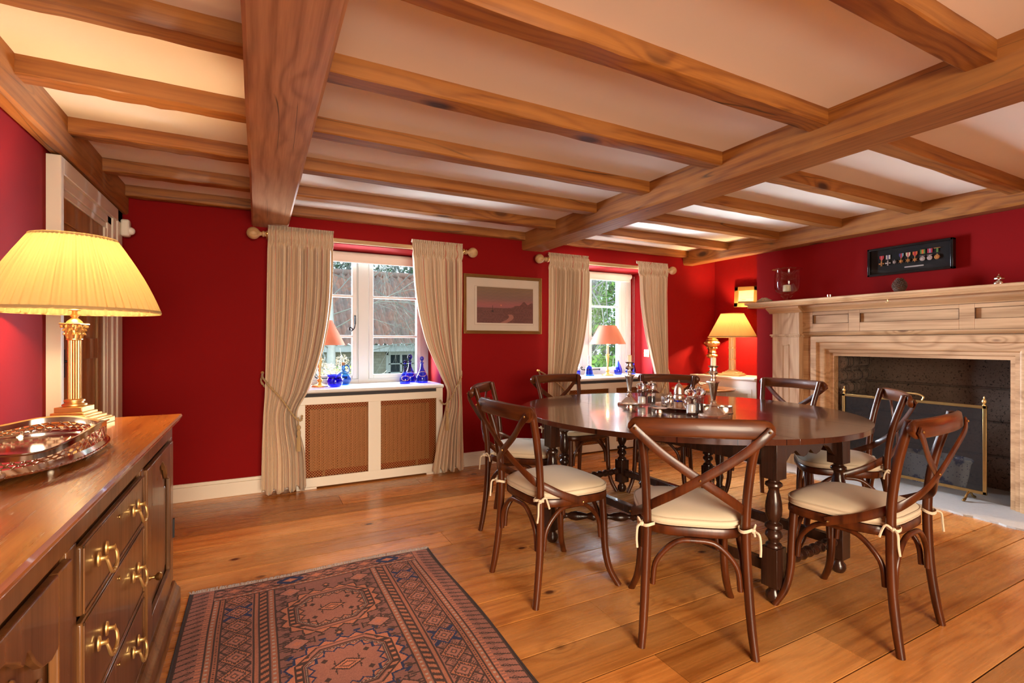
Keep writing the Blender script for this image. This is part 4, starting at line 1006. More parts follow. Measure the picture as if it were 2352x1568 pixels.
glassobj('squat_decanter', [(.001, .004), (.042, 0), (.047, .004), (.048, .035), (.046, .055), (.030, .085), (.015, .105), (.018, .112), (.013, .118), (.017, .126), (.013, .133), (.013, .15), (.020, .155), (.001, .157)], (1.20, 4.46, SZ), 'small squat blue glass decanter with gilt label, nearest the window mullion', 'decanter', stop=(.155, .018), extra=lab(.05, .048))
glassobj('tall_decanter', dec, (1.285, 4.60, SZ), 'tall blue glass decanter standing behind the other two', 'decanter', stop=(.195, .024), extra=lab(.075, .052))
glassobj('broad_decanter', [(r * 1.04 if r > .03 else r, z * .96) for r, z in dec], (1.365, 4.475, SZ), 'broad shouldered blue glass decanter nearest the striped curtain', 'decanter', stop=(.187, .019), extra=lab(.085, .052))
def bellx(t):
    MB().lathe([(.001, .115), (.010, .115), (.012, .122), (.007, .13), (.010, .145), (.013, .165), (.009, .185), (.014, .20), (.016, .212), (.010, .225), (.001, .228)], 16).build('bell_handle', CLEAR, t)
glassobj('glass_bell', [(.058, 0), (.062, .002), (.050, .02), (.042, .045), (.038, .08), (.033, .10), (.018, .112), (.001, .116), (.001, .112), (.016, .108), (.030, .097), (.034, .08), (.038, .045), (.046, .02)], (3.30, 4.50, SZ), 'blue glass hand bell with clear handle on the second window sill', 'bell', COBL, extra=bellx)
glassobj('blue_beaker', [(.001, .004), (.034, 0), (.036, .004), (.038, .06), (.034, .062), (.032, .01), (.001, .01)], (3.15, 4.52, SZ), 'short cobalt beaker peeping past the curtain left of the bell', 'beaker')
def decx(t):
    MB().tube(catmull([(-.010, 0, .172), (-.012, 0, .19), (0, 0, .20), (.012, 0, .19), (.010, 0, .172)], 4), .002, 6).lathe([(.011, .15), (.013, .155), (.013, .172), (.001, .176)], 14).build('silver_collar', SILVER, t)
glassobj('slender_bottle', [(.001, .004), (.036, 0), (.042, .004), (.046, .035), (.044, .065), (.030, .105), (.016, .135), (.011, .16), (.001, .162)], (3.73, 4.52, SZ), 'blue glass bottle with silver ring stopper right of the sill lamp', 'bottle', extra=decx)
glassobj('blue_cream_jug', [(.001, .002), (.025, 0), (.028, .006), (.012, .014), (.034, .03), (.036, .045), (.026, .06), (.032, .078), (.029, .078), (.022, .06), (.030, .045), (.028, .032), (.001, .022)], (3.83, 4.46, SZ), 'small cobalt cream jug on the sill left of the brass switch', 'jug')
glassobj('blue_tumbler', [(.001, .004), (.03, 0), (.034, .006), (.038, .05), (.03, .085), (.022, .105), (.026, .13), (.022, .13), (.018, .105), (.026, .083), (.001, .01)], (3.93, 4.50, SZ), 'blue glass vase in the right corner of the second sill behind the candle', 'vase')

# ================================================================== DINING TABLE
TZ = .76; tx, ty = 2.318, 2.243; TA = radians(3.4)
# ellipse measured in the table's own frame (x across, y along the planks)
E1, E2, EA = .989, .935, radians(26) - TA + pi / 2 * 0
t = thing('gateleg_table', (tx, ty, 0), 'large oval dark oak gateleg dining table in the middle of the room', 'table', rz=TA)
def ell_y(x):
    """upper and lower y of the rotated ellipse at x"""
    c, s = cos(EA), sin(EA); a, b = E1, E2
    # major axis at angle EA+90 from x: (c*x+s*y)^2/b^2 + (-s*x+c*y)^2/a^2 = 1
    A = s * s / b ** 2 + c * c / a ** 2; B = 2 * x * (c * s / b ** 2 - c * s / a ** 2); C = x * x * (c * c / b ** 2 + s * s / a ** 2) - 1
    D = B * B - 4 * A * C
    if D < 0: D = 0
    return (-B + sqrt(D)) / (2 * A), (-B - sqrt(D)) / (2 * A)
c_, s_ = cos(EA), sin(EA); XM = sqrt(E2 ** 2 * c_ ** 2 + E1 ** 2 * s_ ** 2) * .99999
def leafpoly(xa, xb, n=40):
    xs = [(xa + xb) / 2 - (xb - xa) / 2 * cos(pi * i / n) for i in range(n + 1)]
    up = [(x, ell_y(x)[0]) for x in xs]; lo = [(x, ell_y(x)[1]) for x in xs]
    P_ = up[::-1] + lo; out = []
    for p_ in P_:
        if not out or (abs(p_[0] - out[-1][0]) + abs(p_[1] - out[-1][1])) > 1e-4: out.append(p_)
    if abs(out[0][0] - out[-1][0]) + abs(out[0][1] - out[-1][1]) < 1e-4: out.pop()
    return out
for nm, xa, xb in (('table_leaf', -XM, -.3005), ('table_top', -.2985, .2985), ('table_leaf', .3005, XM)):
    MB().prism(leafpoly(xa, xb), lambda u, v, q: (u, v, q), TZ - .026, TZ).build(nm, TTOP, t, bevel=.006, smooth=True, ang=25)
FX, FY = .283, .79   # frame half sizes to leg centres
def turned_leg(m, x, y, s=.038, top=.733, mid=True):
    m.box(x - s, y - s, .56, x + s, y + s, top)
    m.lathe([(s * .8, .563), (.024, .557), (.022, .548), (.035, .540), (.037, .528), (.024, .518), (.021, .505), (.026, .49), (.033, .455), (.036, .425), (.034, .395), (.024, .372), (.020, .362), (.036, .352), (.038, .338), (.024, .328), (.034, .315), (.037, .30), (.025, .285), (.022, .272), (.034, .262), (.036, .25)], 20, (x, y, 0))
    m.box(x - s, y - s, .075, x + s, y + s, .25)
    m.lathe([(.001, 0), (.022, 0), (.030, .010), (.035, .025), (.033, .042), (.022, .055), (.022, .066), (.034, .076)], 20, (x, y, 0))
for x in (-FX, FX):
    for y in (-FY, FY): m = MB(); turned_leg(m, x, y); m.build('leg', TABW, t, bevel=.002, ang=50)
def bobbin(m, a, b, r=.024, n=7):
    a = Vector(a); b = Vector(b); L_ = (b - a).length; q = (b - a).to_track_quat('Z', 'Y').to_matrix(); prof = [(.014, 0)]
    for i in range(n):
        z0 = L_ * i / n; z1 = L_ * (i + 1) / n
        for k_ in range(1, 6): prof.append((.011 + (r - .011) * sin(pi * k_ / 6) ** .7, z0 + (z1 - z0) * k_ / 6))
    prof.append((.014, L_)); m.lathe(prof, 16, a, q)
def turned_rail(m, a, b, r=.026):
    a = Vector(a); b = Vector(b); L_ = (b - a).length; q = (b - a).to_track_quat('Z', 'Y').to_matrix()
    P_ = [(.014, 0), (.018, .04), (.024, .06), (.015, .09), (.013, .12), (.022, .16), (.027, .22), (.024, .28), (.014, .36), (.02, .40), (.027, .44), (.022, .47), (.018, .5)]
    pr_ = [(r_ * r / .026, f * L_) for r_, f in P_] + [(r_ * r / .026, (1 - f) * L_) for r_, f in P_[-2::-1]]
    m.lathe(pr_, 16, a, q)
# aprons
for sy in (-1, 1):
    y = sy * FY; po = [(-FX + .038, .733), (FX - .038, .733), (FX - .038, .60)]
    half = [(.245, .60), (.225, .603), (.20, .625), (.165, .655), (.125, .668), (.115, .663), (.085, .640), (.055, .632), (.03, .638), (.012, .652), (0, .66)]
    po += [(a, b) for a, b in half[1:]] + [(-a, b) for a, b in half[-2:0:-1]] + [(-FX + .038, .60)]
    MB().prism(po, lambda u, v, q: (u, q, v), y - .011, y + .011).build('apron', TABW, t, bevel=.0015)
    m = MB(); bobbin(m, (-FX + .037, y, .165), (FX - .037, y, .165), .027, 9); m.build('stretcher', TABW, t)
for sx_ in (-1, 1):
    MB().box(sx_ * FX - .011, -FY + .038, .61, sx_ * FX + .011, FY - .038, .733).build('apron', TABW, t, bevel=.002)
    m = MB(); m.box(sx_ * FX - .02, -FY + .037, .13, sx_ * FX + .02, FY - .037, .18); m.build('stretcher', TABW, t, bevel=.004)
    turned = MB()
# swinging gates: world foot positions
def toloc(X, Y):
    v = Matrix.Rotation(-TA, 3, 'Z') @ Vector((X - tx, Y - ty, 0)); return v.x, v.y
for (GX, GY, hy) in ((1.545, 2.47, -.03), (3.00, 2.60, -.06)):
    gx, gy = toloc(GX, GY); sx_ = -1 if gx < 0 else 1; hx = sx_ * (FX + .042); hyy = hy
    m = MB(); turned_leg(m, gx, gy, .034); m.build('gate_leg', TABW, t, bevel=.002, ang=50)
    m = MB(); x, y = hx, hyy; s = .026
    m.box(x - s, y - s, .55, x + s, y + s, .70)
    m.lathe([(.022, .552), (.018, .53), (.028, .515), (.018, .50), (.026, .46), (.028, .42), (.018, .37), (.027, .355), (.018, .34), (.026, .31), (.018, .27), (.022, .248)], 16, (x, y, 0))
    m.box(x - s, y - s, .10, x + s, y + s, .25); m.build('gate_post', TABW, t, bevel=.002, ang=50)
    d = Vector((gx - hx, gy - hyy, 0)); u = d.normalized(); a = Vector((hx, hyy, 0)) + u * .03; b = Vector((gx, gy, 0)) - u * .036
    m = MB(); turned_rail(m, a + Vector((0, 0, .155)), b + Vector((0, 0, .155)), .026); m.build('gate_stretcher', TABW, t)
    n_ = Vector((-u.y, u.x, 0)) * .012
    m = MB(); vs = [a + n_, a - n_, b - n_, b + n_]; m.add([v + Vector((0, 0, z)) for z in (.655, .70) for v in vs], [(3, 2, 1, 0), (4, 5, 6, 7), (0, 1, 5, 4), (1, 2, 6, 5), (2, 3, 7, 6), (3, 0, 4, 7)]); m.build('gate_rail', TABW, t, bevel=.002)
# ledge under the near left leaf
MB().box(-.56, -.60, .716, -.33, .45, .733).build('leaf_batten', TABW, t, bevel=.002)

# ================================================================== CHAIRS
def outline(scale=1.0, z=0, n=48, back=-.205, front=.215):
    pts = []
    for k_ in range(n):
        a = 2 * pi * k_ / n; c, s = cos(a), sin(a)
        sx_ = (abs(c) ** .52) * (1 if c >= 0 else -1); sy = (abs(s) ** .52) * (1 if s >= 0 else -1)
        x = (front + back) / 2 + (front - back) / 2 * sx_ * scale; w_ = .197 + (x - back) / (front - back) * .033
        pts.append((x, w_ * sy * scale, z))
    return pts
def make_chair():
    t = thing('dining_chair', (0, 0, 0), 'x', 'chair')
    m = MB(); m.rings([outline(.98, .425), outline(1.0, .430), outline(1.0, .452), outline(.985, .460)]); m.build('seat_frame', CHAIRW, t, ang=50)
    cu_ = m = MB(); m.rings([outline(.90, .4615), outline(.97, .466), outline(1.0, .478), outline(.985, .490), outline(.92, .503), outline(.78, .513), outline(.55, .519), outline(.25, .522)]); c = m.build('seat_cushion', CUSH, t, ang=80)
    for sc_, z in ((.99, .490), (.985, .468)):
        P_ = outline(sc_, z); MB().tube(P_ + [P_[0]], .0034, 6, cap=False).build('piping', PIPE, c)
    for s in (-1, 1):
        m = MB(); px, py, pz = -.205, .177 * s, .470
        ringp = [(px + .024 * cos(a), py + .024 * sin(a), pz + .004 * sin(2 * a)) for a in np.linspace(0, 2 * pi, 15)]
        m.strip(ringp, [(cos(a), sin(a), 0) for a in np.linspace(0, 2 * pi, 15)], .012, .003)
        kx, ky = px - .010, py + .026 * s
        m.ball((kx, ky, pz), .010, 8)
        m.tube(catmull([(kx, ky, pz), (kx - .018, ky + .016 * s, pz - .008), (kx - .022, ky + .020 * s, pz - .05), (kx - .026, ky + .018 * s, pz - .085)], 4), .0045, 6)
        m.tube(catmull([(kx, ky, pz), (kx + .02, ky + .012 * s, pz + .016), (kx + .034, ky + .010 * s, pz - .008), (kx + .04, ky + .016 * s, pz - .035)], 4), .0045, 6)
        m.tube(catmull([(px + .02, py - .0 * s, pz + .005), (px + .05, py - .01 * s, pz + .008)], 4), .005, 6)
        m.build('cushion_tie', CUSH, c)
    for s in (-1, 1):
        P_ = catmull([(-.239, .205 * s, 0), (-.222, .196 * s, .10), (-.205, .188 * s, .25), (-.198, .181 * s, .44), (-.203, .184 * s, .58), (-.224, .194 * s, .72), (-.252, .208 * s, .83), (-.268, .214 * s, .888)], 5)
        MB().tube(P_, [.0145, .0165, .0175, .0175, .017, .017, .017, .016], 12).ball(P_[-1], .0158, 10, (1, 1, .45)).build('rear_leg', CHAIRW, t)
        P_ = catmull([(.166, .176 * s, .428), (.172, .180 * s, .30), (.176, .184 * s, .18), (.192, .198 * s, .08), (.228, .223 * s, .0)], 5)
        MB().tube(P_, [.0175, .0175, .017, .016, .0145], 12).build('front_leg', CHAIRW, t)
    # bent top rail behind the posts
    P_ = []; hh = []; n = 40
    for i in range(n + 1):
        y = -.256 + .512 * i / n; f = abs(y) / .256; P_.append((-.312 + .030 * f * f, y, .866 - .004 * f)); hh.append(.070 * sqrt(max(.06, 1 - max(0, (f - .86) / .14) ** 2.2)))
    m = MB(); m.strip(P_, (-1, 0, .12), hh, .021)
    m.build('top_rail', CHAIRX, t, ang=60)
    for s in (-1, 1):
        o_ = .0045 * s
        P_ = catmull([(-.306, .242 * s, .862), (-.309 + o_, .20 * s, .822), (-.298 + o_, .12 * s, .752), (-.285 + o_, 0, .668), (-.262 + o_, -.09 * s, .606), (-.222, -.156 * s, .555), (-.180, -.172 * s, .528), (-.10, -.207 * s, .484), (.01, -.231 * s, .440)], 5)
        n = len(P_); N = []
        for i in range(n):
            f = max(0, min(1, (i / (n - 1) - .50) / .25)); N.append((-(1 - f) - .05, -s * f, .0))
        st_ = MB().strip(P_, N, .034, .0075).build('cross_strap', CHAIRW, t, ang=50)
        m = MB(); m.ball((.0, -.2365 * s, .443), .005, 8); m.build('screw_head', BRASSD, st_)
        m = MB(); m.ball((-.3155, .232 * s, .857), .005, 8); m.build('screw_head', BRASSD, st_)
        if s == 1: m = MB(); m.ball((-.2935, 0, .668), .0055, 8); m.build('screw_head', BRASSD, st_)
    def arch(p0, p1, ox, oy, h=.414, zl=.235):
        p0 = Vector(p0); p1 = Vector(p1); d = p1 - p0
        pts = [p0 + Vector((0, 0, zl)), p0 + d * .03 + Vector((0, 0, zl + .08)), p0 + d * .14 + Vector((0, 0, h - .045)), p0 + d * .3 + Vector((0, 0, h - .006)), p0 + d * .5 + Vector((0, 0, h)), p0 + d * .7 + Vector((0, 0, h - .006)), p0 + d * .86 + Vector((0, 0, h - .045)), p0 + d * .97 + Vector((0, 0, zl + .08)), p1 + Vector((0, 0, zl))]
        MB().tube([p_ + Vector((ox, oy, 0)) for p_ in catmull(pts, 4)], .0105, 10).build('brace', CHAIRW, t)
    arch((-.205, -.160, 0), (-.205, .160, 0), 0, 0); arch((.174, -.156, 0), (.174, .156, 0), 0, 0)
    for s in (-1, 1): arch((-.178, .178 * s, 0), (.150, .178 * s, 0), 0, 0)
    return t
chairs = [(1.316, 2.092, 2.9, 'cross back chair standing side on nearest the rug at the left of the table'),
          (1.551, 2.831, -38.6, 'cross back chair behind the left front one, against the red wall with socket'),
          (1.625, 1.515, 51.4, 'cross back chair nearest the camera with its back turned squarely to us'),
          (2.307, 1.216, 95.4, 'cross back chair at the right front corner, seen from behind at an angle'),
          (3.067, 1.713, 129.4, 'cross back chair between the right front chair and the fire screen'),
          (3.272, 2.307, 181.2, 'cross back chair beyond the table in front of the white fireplace pilaster'),
          (2.882, 2.948, 216.5, 'cross back chair beyond the silver on the table, before the tripod table'),
          (2.282, 3.282, 271.6, 'cross back chair beyond the table in front of the curtain by the landscape picture')]
ch0 = make_chair()
for i, (x, y, a, lb_) in enumerate(chairs):
    o = ch0 if i == 0 else copy_tree(ch0)
    o.location = (x, y, 0); o.rotation_euler = (0, 0, radians(a)); tag(o, lb_, 'chair', 'bentwood chairs round the dining table')

# ================================================================== TABLEWARE (table top z .76)
def candlestick(loc, rz, label, clabel):
    t = thing('silver_candlestick', loc, label, 'candlestick', rz=rz)
    def sq(m, prof, p=.75, n=32):
        R = []
        for r, z in prof:
            ring_ = []
            for k_ in range(n):
                a = 2 * pi * k_ / n; q = 1 / max(abs(cos(a)), abs(sin(a))); q = 1 + (q - 1) * p; ring_.append((r * q * cos(a), r * q * sin(a), z))
            R.append(ring_)
        m.rings(R)
    m = MB(); sq(m, [(.001, 0), (.062, 0), (.062, .012), (.057, .017), (.052, .018)], .8); sq(m, [(.050, .017), (.035, .032), (.022, .048), (.016, .058)], .5); m.build('foot', SILVERT, t, ang=50)
    m = MB().lathe([(.016, .056), (.022, .062), (.016, .070), (.013, .078), (.018, .084), (.011, .090)], 24)
    m.lathe([(.010, .088), (.026, .185), (.035, .192), (.035, .197), (.020, .202)], 24, lobes=8, la=.07)
    m.lathe([(.014, .200), (.012, .212), (.018, .218), (.012, .224), (.012, .232), (.020, .238), (.026, .246), (.018, .254), (.020, .262), (.018, .272), (.027, .280), (.028, .284), (.014, .284)], 24)
    m.build('stem', SILVERT, t, ang=50)
    cm = MB().lathe([(.001, 0), (.0145, 0), (.0145, .042), (.012, .045), (.001, .044)], 18, (loc[0], loc[1], loc[2] + .2845)).tube([(loc[0], loc[1], loc[2] + .328), (loc[0] + .001, loc[1], loc[2] + .336)], .001, 5)
    tag(cm.build('candle_stub', WAX), clabel, 'candle')
candlestick((2.20, 2.55, TZ), .4, 'silver candlestick standing furthest left on the dining table', 'candle stub in the left silver candlestick')
candlestick((2.27, 1.93, TZ), .2, 'taller looking silver candlestick standing right of the salt and pepper mills', 'candle stub in the right silver candlestick')
def mill(loc, fill, label):
    t = thing('acrylic_mill', loc, label, 'mill')
    MB().lathe([(.001, 0), (.031, 0), (.032, .006), (.028, .012), (.0285, .085), (.033, .092), (.033, .100), (.026, .104), (.001, .104)], 28).build('mill_body', MILLG, t)
    MB().lathe([(.001, .1045), (.022, .1045), (.026, .110), (.034, .120), (.035, .130), (.030, .140), (.020, .146), (.001, .147)], 28, lobes=6, la=.05).build('mill_top', ACR, t)
    MB().lathe([(.001, .0145), (.0235, .0145), (.0235, .055), (.018, .060), (.001, .056)], 20).build('salt_filling' if fill == 'salt' else 'peppercorn_filling', plain('white_salt', (.82, .76, .70), .8, var=.1, vs=200, bump=.6) if fill == 'salt' else plain('peppercorns', (.05, .035, .03), .7, var=.5, vs=200, bump=.9), t)
    MB().tube([(0, 0, .06), (0, 0, .15)], .0022, 6).lathe([(.001, .148), (.008, .148), (.009, .156), (.005, .160), (.001, .160)], 14).build('mill_spindle', SILVER, t)
mill((2.235, 2.47, TZ), 'salt', 'clear acrylic salt mill beside the left candlestick')
mill((2.305, 2.455, TZ), 'pepper', 'clear acrylic pepper mill behind the left salt mill')
mill((2.205, 2.03, TZ), 'salt', 'clear acrylic salt mill left of the right candlestick')
mill((2.285, 2.045, TZ), 'pepper', 'clear acrylic mill of black peppercorns beside the right candlestick')
# salver with cruets
t = thing('silver_salver', (2.33, 2.27, TZ), 'oval silver salver holding the cruets in the middle of the table', 'tray', rz=1.35)
S = Matrix.Diagonal((1.35, .95, 1))
MB().lathe([(.001, .010), (.118, .010), (.128, .014), (.136, .020), (.139, .019), (.135, .012), (.12, .006), (.001, .006)], 72, (0, 0, 0), S, lobes=24, la=.012).build('salver_plate', SILVERT, t)
for k_ in range(4):
    a = pi / 4 + k_ * pi / 2; MB().ball((.125 * cos(a), .085 * sin(a), .0045), .0055, 8).build('foot', SILVERT, t)
def on_salver(u, v):
    q = Matrix.Rotation(1.35, 3, 'Z') @ Vector((u, v, 0)); return (2.33 + q.x, 2.27 + q.y, TZ + .0105)
def silver(name, prof, loc, label, cat, parts=None, lobes=0, la=0, mat=None):
    t = thing(name, loc, label, cat); MB().lathe(prof, 36, lobes=lobes, la=la).build('body', mat or SILVERT, t)
    if parts: parts(t)
    return t
silver('sugar_caster', [(.001, 0), (.028, 0), (.028, .006), (.014, .014), (.012, .022), (.028, .035), (.034, .055), (.031, .072), (.028, .076), (.030, .080)], on_salver(.0, -.025), 'tall domed silver sugar caster with finial, tallest piece on the salver', 'caster',
       lambda t: [MB().lathe([(.030, .081), (.029, .100), (.026, .120), (.016, .138), (.006, .146), (.004, .150), (.007, .155), (.003, .162), (.001, .168)], 36, lobes=10, la=.04).build('pierced_lid', SILVERT, t)], 10, .03)
def liner(t):
    MB().lathe([(.001, .012), (.024, .012), (.026, .044), (.0275, .046), (.0255, .046), (.023, .016), (.001, .015)], 28).build('blue_liner', COB, t)
silver('mustard_pot', [(.001, .004), (.026, .004), (.0275, .008), (.0275, .040), (.029, .043), (.0265, .043), (.0262, .010), (.001, .007)], on_salver(-.075, .03), 'round silver mustard pot with blue liner on the left of the salver', 'pot', liner)
def basket(t):
    m = MB(); r = .0375
    for k_ in range(22):
        a = 2 * pi * k_ / 22
        for s in (-1, 1): m.tube([(r * cos(a + s * f * .30), r * sin(a + s * f * .30), .006 + .046 * f) for f in (0, .25, .5, .75, 1)], .0015, 5)
    tag(m.build('pierced_gallery', SILVERT, t), kind='stuff'); MB().lathe([(.001, .005), (.034, .005), (.035, .05), (.033, .05), (.032, .01), (.001, .009)], 32).build('blue_liner', COB, t)
    MB().lathe([(.036, .051), (.040, .051), (.040, .055), (.036, .055)], 32, cap=False).build('rim', SILVERT, t)
silver('pierced_salt_dish', [(.001, 0), (.038, 0), (.040, .003), (.038, .006), (.001, .004)], on_salver(.090, .0), 'pierced silver basket dish with blue liner at the right of the salver', 'dish', basket)
silver('pepper_pot', [(.001, 0), (.019, 0), (.020, .004), (.008, .012), (.012, .022), (.017, .036), (.015, .05), (.010, .056), (.016, .062), (.017, .070), (.010, .082), (.004, .086), (.006, .092), (.001, .098)], on_salver(-.030, .055), 'slender silver pepper pot in front of the sugar caster', 'pepper pot')
silver('cruet_pot', [(.001, 0), (.016, 0), (.017, .004), (.009, .010), (.017, .02), (.020, .034), (.017, .046), (.011, .052), (.014, .058), (.010, .068), (.001, .074)], on_salver(-.105, -.015), 'small waisted silver pot on the left edge of the salver', 'pot')
silver('silver_toast_cup', [(.001, 0), (.018, 0), (.02, .003), (.018, .01), (.021, .05), (.023, .052), (.019, .052), (.016, .008), (.001, .006)], on_salver(-.06, -.045), 'plain little silver cup at the back of the salver', 'cup')
b_ = on_salver(.045, .035); bird(b_, .75, 1.0, 'small silver bird with raised tail on the salver')
silver('silver_coaster', [(.001, 0), (.050, 0), (.052, .003), (.048, .008), (.046, .036), (.049, .040), (.0465, .041), (.043, .034), (.045, .008), (.001, .006)], (2.44, 2.00, TZ), 'round silver bottle coaster behind the right candlestick', 'coaster')
silver('wine_coaster', [(.001, 0), (.040, 0), (.042, .003), (.039, .008), (.038, .034), (.040, .038), (.0375, .038), (.036, .01), (.001, .006)], (2.40, 2.10, TZ), 'smaller silver coaster partly hidden behind the black pepper mill', 'coaster')
dish = [(.001, .010), (.012, .010), (.020, 0), (.022, 0), (.018, .012), (.035, .018), (.046, .024), (.047, .026), (.034, .022), (.001, .014)]
silver('footed_dish', dish, (2.10, 2.43, TZ), 'small lobed silver dish in front of the left candlestick', 'dish', lobes=8, la=.06)
silver('footed_dish', dish, (2.115, 2.19, TZ), 'small lobed silver dish in front of the salver', 'dish', lobes=8, la=.06)

# ================================================================== SIDEBOARD
XF = -.335; YN, YE = .52, 2.60; TOP = .858
t = thing('sideboard', (-.60, 1.56, 0), 'long polished oak sideboard with brass handles along the left wall', 'sideboard')
m = MB().box(WL + .005, YN, .12, XF - .012, YE, .828)
m.box(XF - .012, YN, .765, XF + .002, YE, .828).box(XF - .012, YE - .045, .12, XF + .002, YE, .765).box(XF - .012, YN, .12, XF + .002, YN + .045, .765)
m.box(XF - .012, 1.945, .12, XF + .002, 1.99, .765).box(XF - .012, 1.262, .12, XF + .002, 1.318, .765)
m.box(XF - .012, YN, .12, XF + .002, YE, .15)
m.build('carcass', SIDEW, t, w=True, bevel=.003)
m = MB(); m.prism([(WL + .005, .8285), (XF + .022, .8285), (XF + .028, .833), (XF + .024, .838), (XF + .034, .842), (XF + .036, .850), (XF + .032, .858), (WL + .005, .858)], lambda u, v, q: (u, q, v), YN - .02, YE + .025); m.build('top_board', SIDETOP, t, w=True)
m = MB(); m.prism([(WL + .03, 0), (XF + .030, 0), (XF + .030, .085), (XF + .024, .095), (XF + .018, .10), (XF + .010, .122), (XF - .01, .125), (WL + .03, .125)], lambda u, v, q: (u, q, v), YN - .015, YE + .02); m.build('plinth', SIDEW, t, w=True)
def sdoor(y0, y1, knoby, z0=.16, z1=.755):
    m = MB(); X0, X1 = XF - .004, XF + .012; st_ = .075
    m.box(X0, y0, z0, X1, y0 + st_, z1).box(X0, y1 - st_, z0, X1, y1, z1).box(X0, y0 + st_, z0, X1, y1 - st_, z0 + .075)
    a, b = y0 + st_, y1 - st_; w_ = b - a; po = [(a, z1), (a, z1 - .20)]
    arcp = [(0, .20), (.06, .205), (.14, .19), (.20, .165), (.24, .13), (.26, .125), (.28, .145), (.32, .125), (.40, .085), (.5, .07)]
    arcp = [(0, .135), (.06, .14), (.14, .128), (.20, .10), (.24, .072), (.26, .066), (.28, .084), (.32, .066), (.40, .042), (.5, .034)]
    po = [(a + w_ * f, z1 - h_) for f, h_ in arcp] + [(b - w_ * f, z1 - h_) for f, h_ in arcp[-2::-1]]
    m.prism([(a, z1)] + po + [(b, z1)], lambda u, v, q: (q, u, v), X0, X1)
    d = m.build('door', SIDEW, t, w=True, bevel=.003)
    m = MB().box(XF - .012, a - .01, z0 + .05, XF - .006, b + .01, z1 - .05)
    m.build('door_panel', SIDEW, d, w=True)
    ins = .035; po2 = [(a + ins + (w_ - 2 * ins) * f, z1 - h_ - ins * .8) for f, h_ in arcp] + [(b - ins - (w_ - 2 * ins) * f, z1 - h_ - ins * .8) for f, h_ in arcp[-2::-1]]
    MB().prism([(a + ins, z0 + .075 + ins)] + po2 + [(b - ins, z0 + .075 + ins)], lambda u, v, q: (q, u, v), XF - .008, XF + .001).build('raised_field', SIDEW, d, w=True, bevel=.006)
    MB().lathe([(.001, 0), (.009, 0), (.009, .003), (.005, .008), (.005, .016), (.012, .022), (.014, .030), (.010, .036), (.001, .038)], 16, (XF + .010, knoby, .385), Matrix.Rotation(pi / 2, 3, 'Y')).build('door_knob', BRASSD, d, w=True)
    return d
dr_ = sdoor(1.995, 2.545, 2.03)
MB().box(XF + .010, 2.535, .34, XF + .017, 2.552, .42).build('hinge', IRON, dr_, w=True)
sdoor(.575, 1.255, 1.225)
def handle(dw, y, z):
    x = XF + .013
    for s in (-1, 1):
        m = MB(); m.lathe([(.001, 0), (.012, 0), (.011, .003), (.004, .005), (.0035, .014), (.0055, .017), (.001, .019)], 14, (x, y + .033 * s, z), Matrix.Rotation(pi / 2, 3, 'Y') @ Matrix.Diagonal((1.5, 1, 1)))
        m.build('handle_rosette', BRASS, dw, w=True)
    P_ = [(x + .014, y - .033, z), (x + .019, y - .036, z - .012), (x + .022, y - .028, z - .032), (x + .022, y - .010, z - .042), (x + .022, y, z - .040), (x + .022, y + .010, z - .042), (x + .022, y + .028, z - .032), (x + .019, y + .036, z - .012), (x + .014, y + .033, z)]
    MB().tube(catmull(P_, 4), [.003, .0035, .004, .0045, .0055, .0045, .004, .0035, .003], 8).build('swan_neck_bail', BRASS, dw, w=True)
for z0, z1, hz in ((.605, .752, .685), (.378, .590, .492), (.158, .363, .272)):
    m = MB().box(XF - .006, 1.325, z0, XF + .010, 1.938, z1)
    d = m.build('drawer', SIDEW, t, w=True, bevel=.005)
    q = MB(); lip = .006
    for (a, b, c, e) in ((1.325, 1.938, z0, z0 + lip), (1.325, 1.938, z1 - lip, z1), (1.325, 1.325 + lip, z0, z1), (1.938 - lip, 1.938, z0, z1)): q.box(XF + .010, a, c, XF + .013, b, e)
    q.build('cock_bead', SIDEW, d, w=True, bevel=.001)
    for hy in (1.46, 1.815): handle(d, hy, hz)
    MB().lathe([(.001, 0), (.006, 0), (.006, .0015), (.001, .0015)], 10, (XF + .011, 1.63, z1 - .035), Matrix.Rotation(pi / 2, 3, 'Y')).build('keyhole_plate', BRASSD, d, w=True)

# big brass column lamp
t = thing('column_lamp', (-.625, 2.45, TOP), 'big brass Corinthian column lamp with pleated yellow shade on the sideboard', 'lamp', rz=-.2)
m = MB(); z = 0
for s, h_ in ((.092, .020), (.085, .006), (.073, .010), (.062, .008), (.052, .010), (.044, .020)): m.box(-s, -s, z, s, s, z + h_); z += h_
m.build('lamp_base', BRASS, t, bevel=.002)
MB().lathe([(.034, z), (.038, z + .004), (.037, z + .009), (.028, z + .013), (.027, z + .017), (.032, z + .020), (.031, z + .025), (.022, z + .029)], 40).build('column_foot', BRASS, t)
m = MB(); fl_ = []
for zz in (z + .029, z + .255):
    fl_.append([((.0205 - .0018 * abs(cos(k_ * pi / 6))) * cos(2 * pi * k_ / 120), (.0205 - .0018 * abs(cos(k_ * pi / 6))) * sin(2 * pi * k_ / 120), zz) for k_ in range(120)])
m.rings(fl_); m.build('fluted_column', BRASS, t, ang=60)
cz = z + .255; m = MB().lathe([(.020, cz - .003), (.025, cz), (.025, cz + .004), (.021, cz + .006), (.022, cz + .03), (.028, cz + .056)], 32)
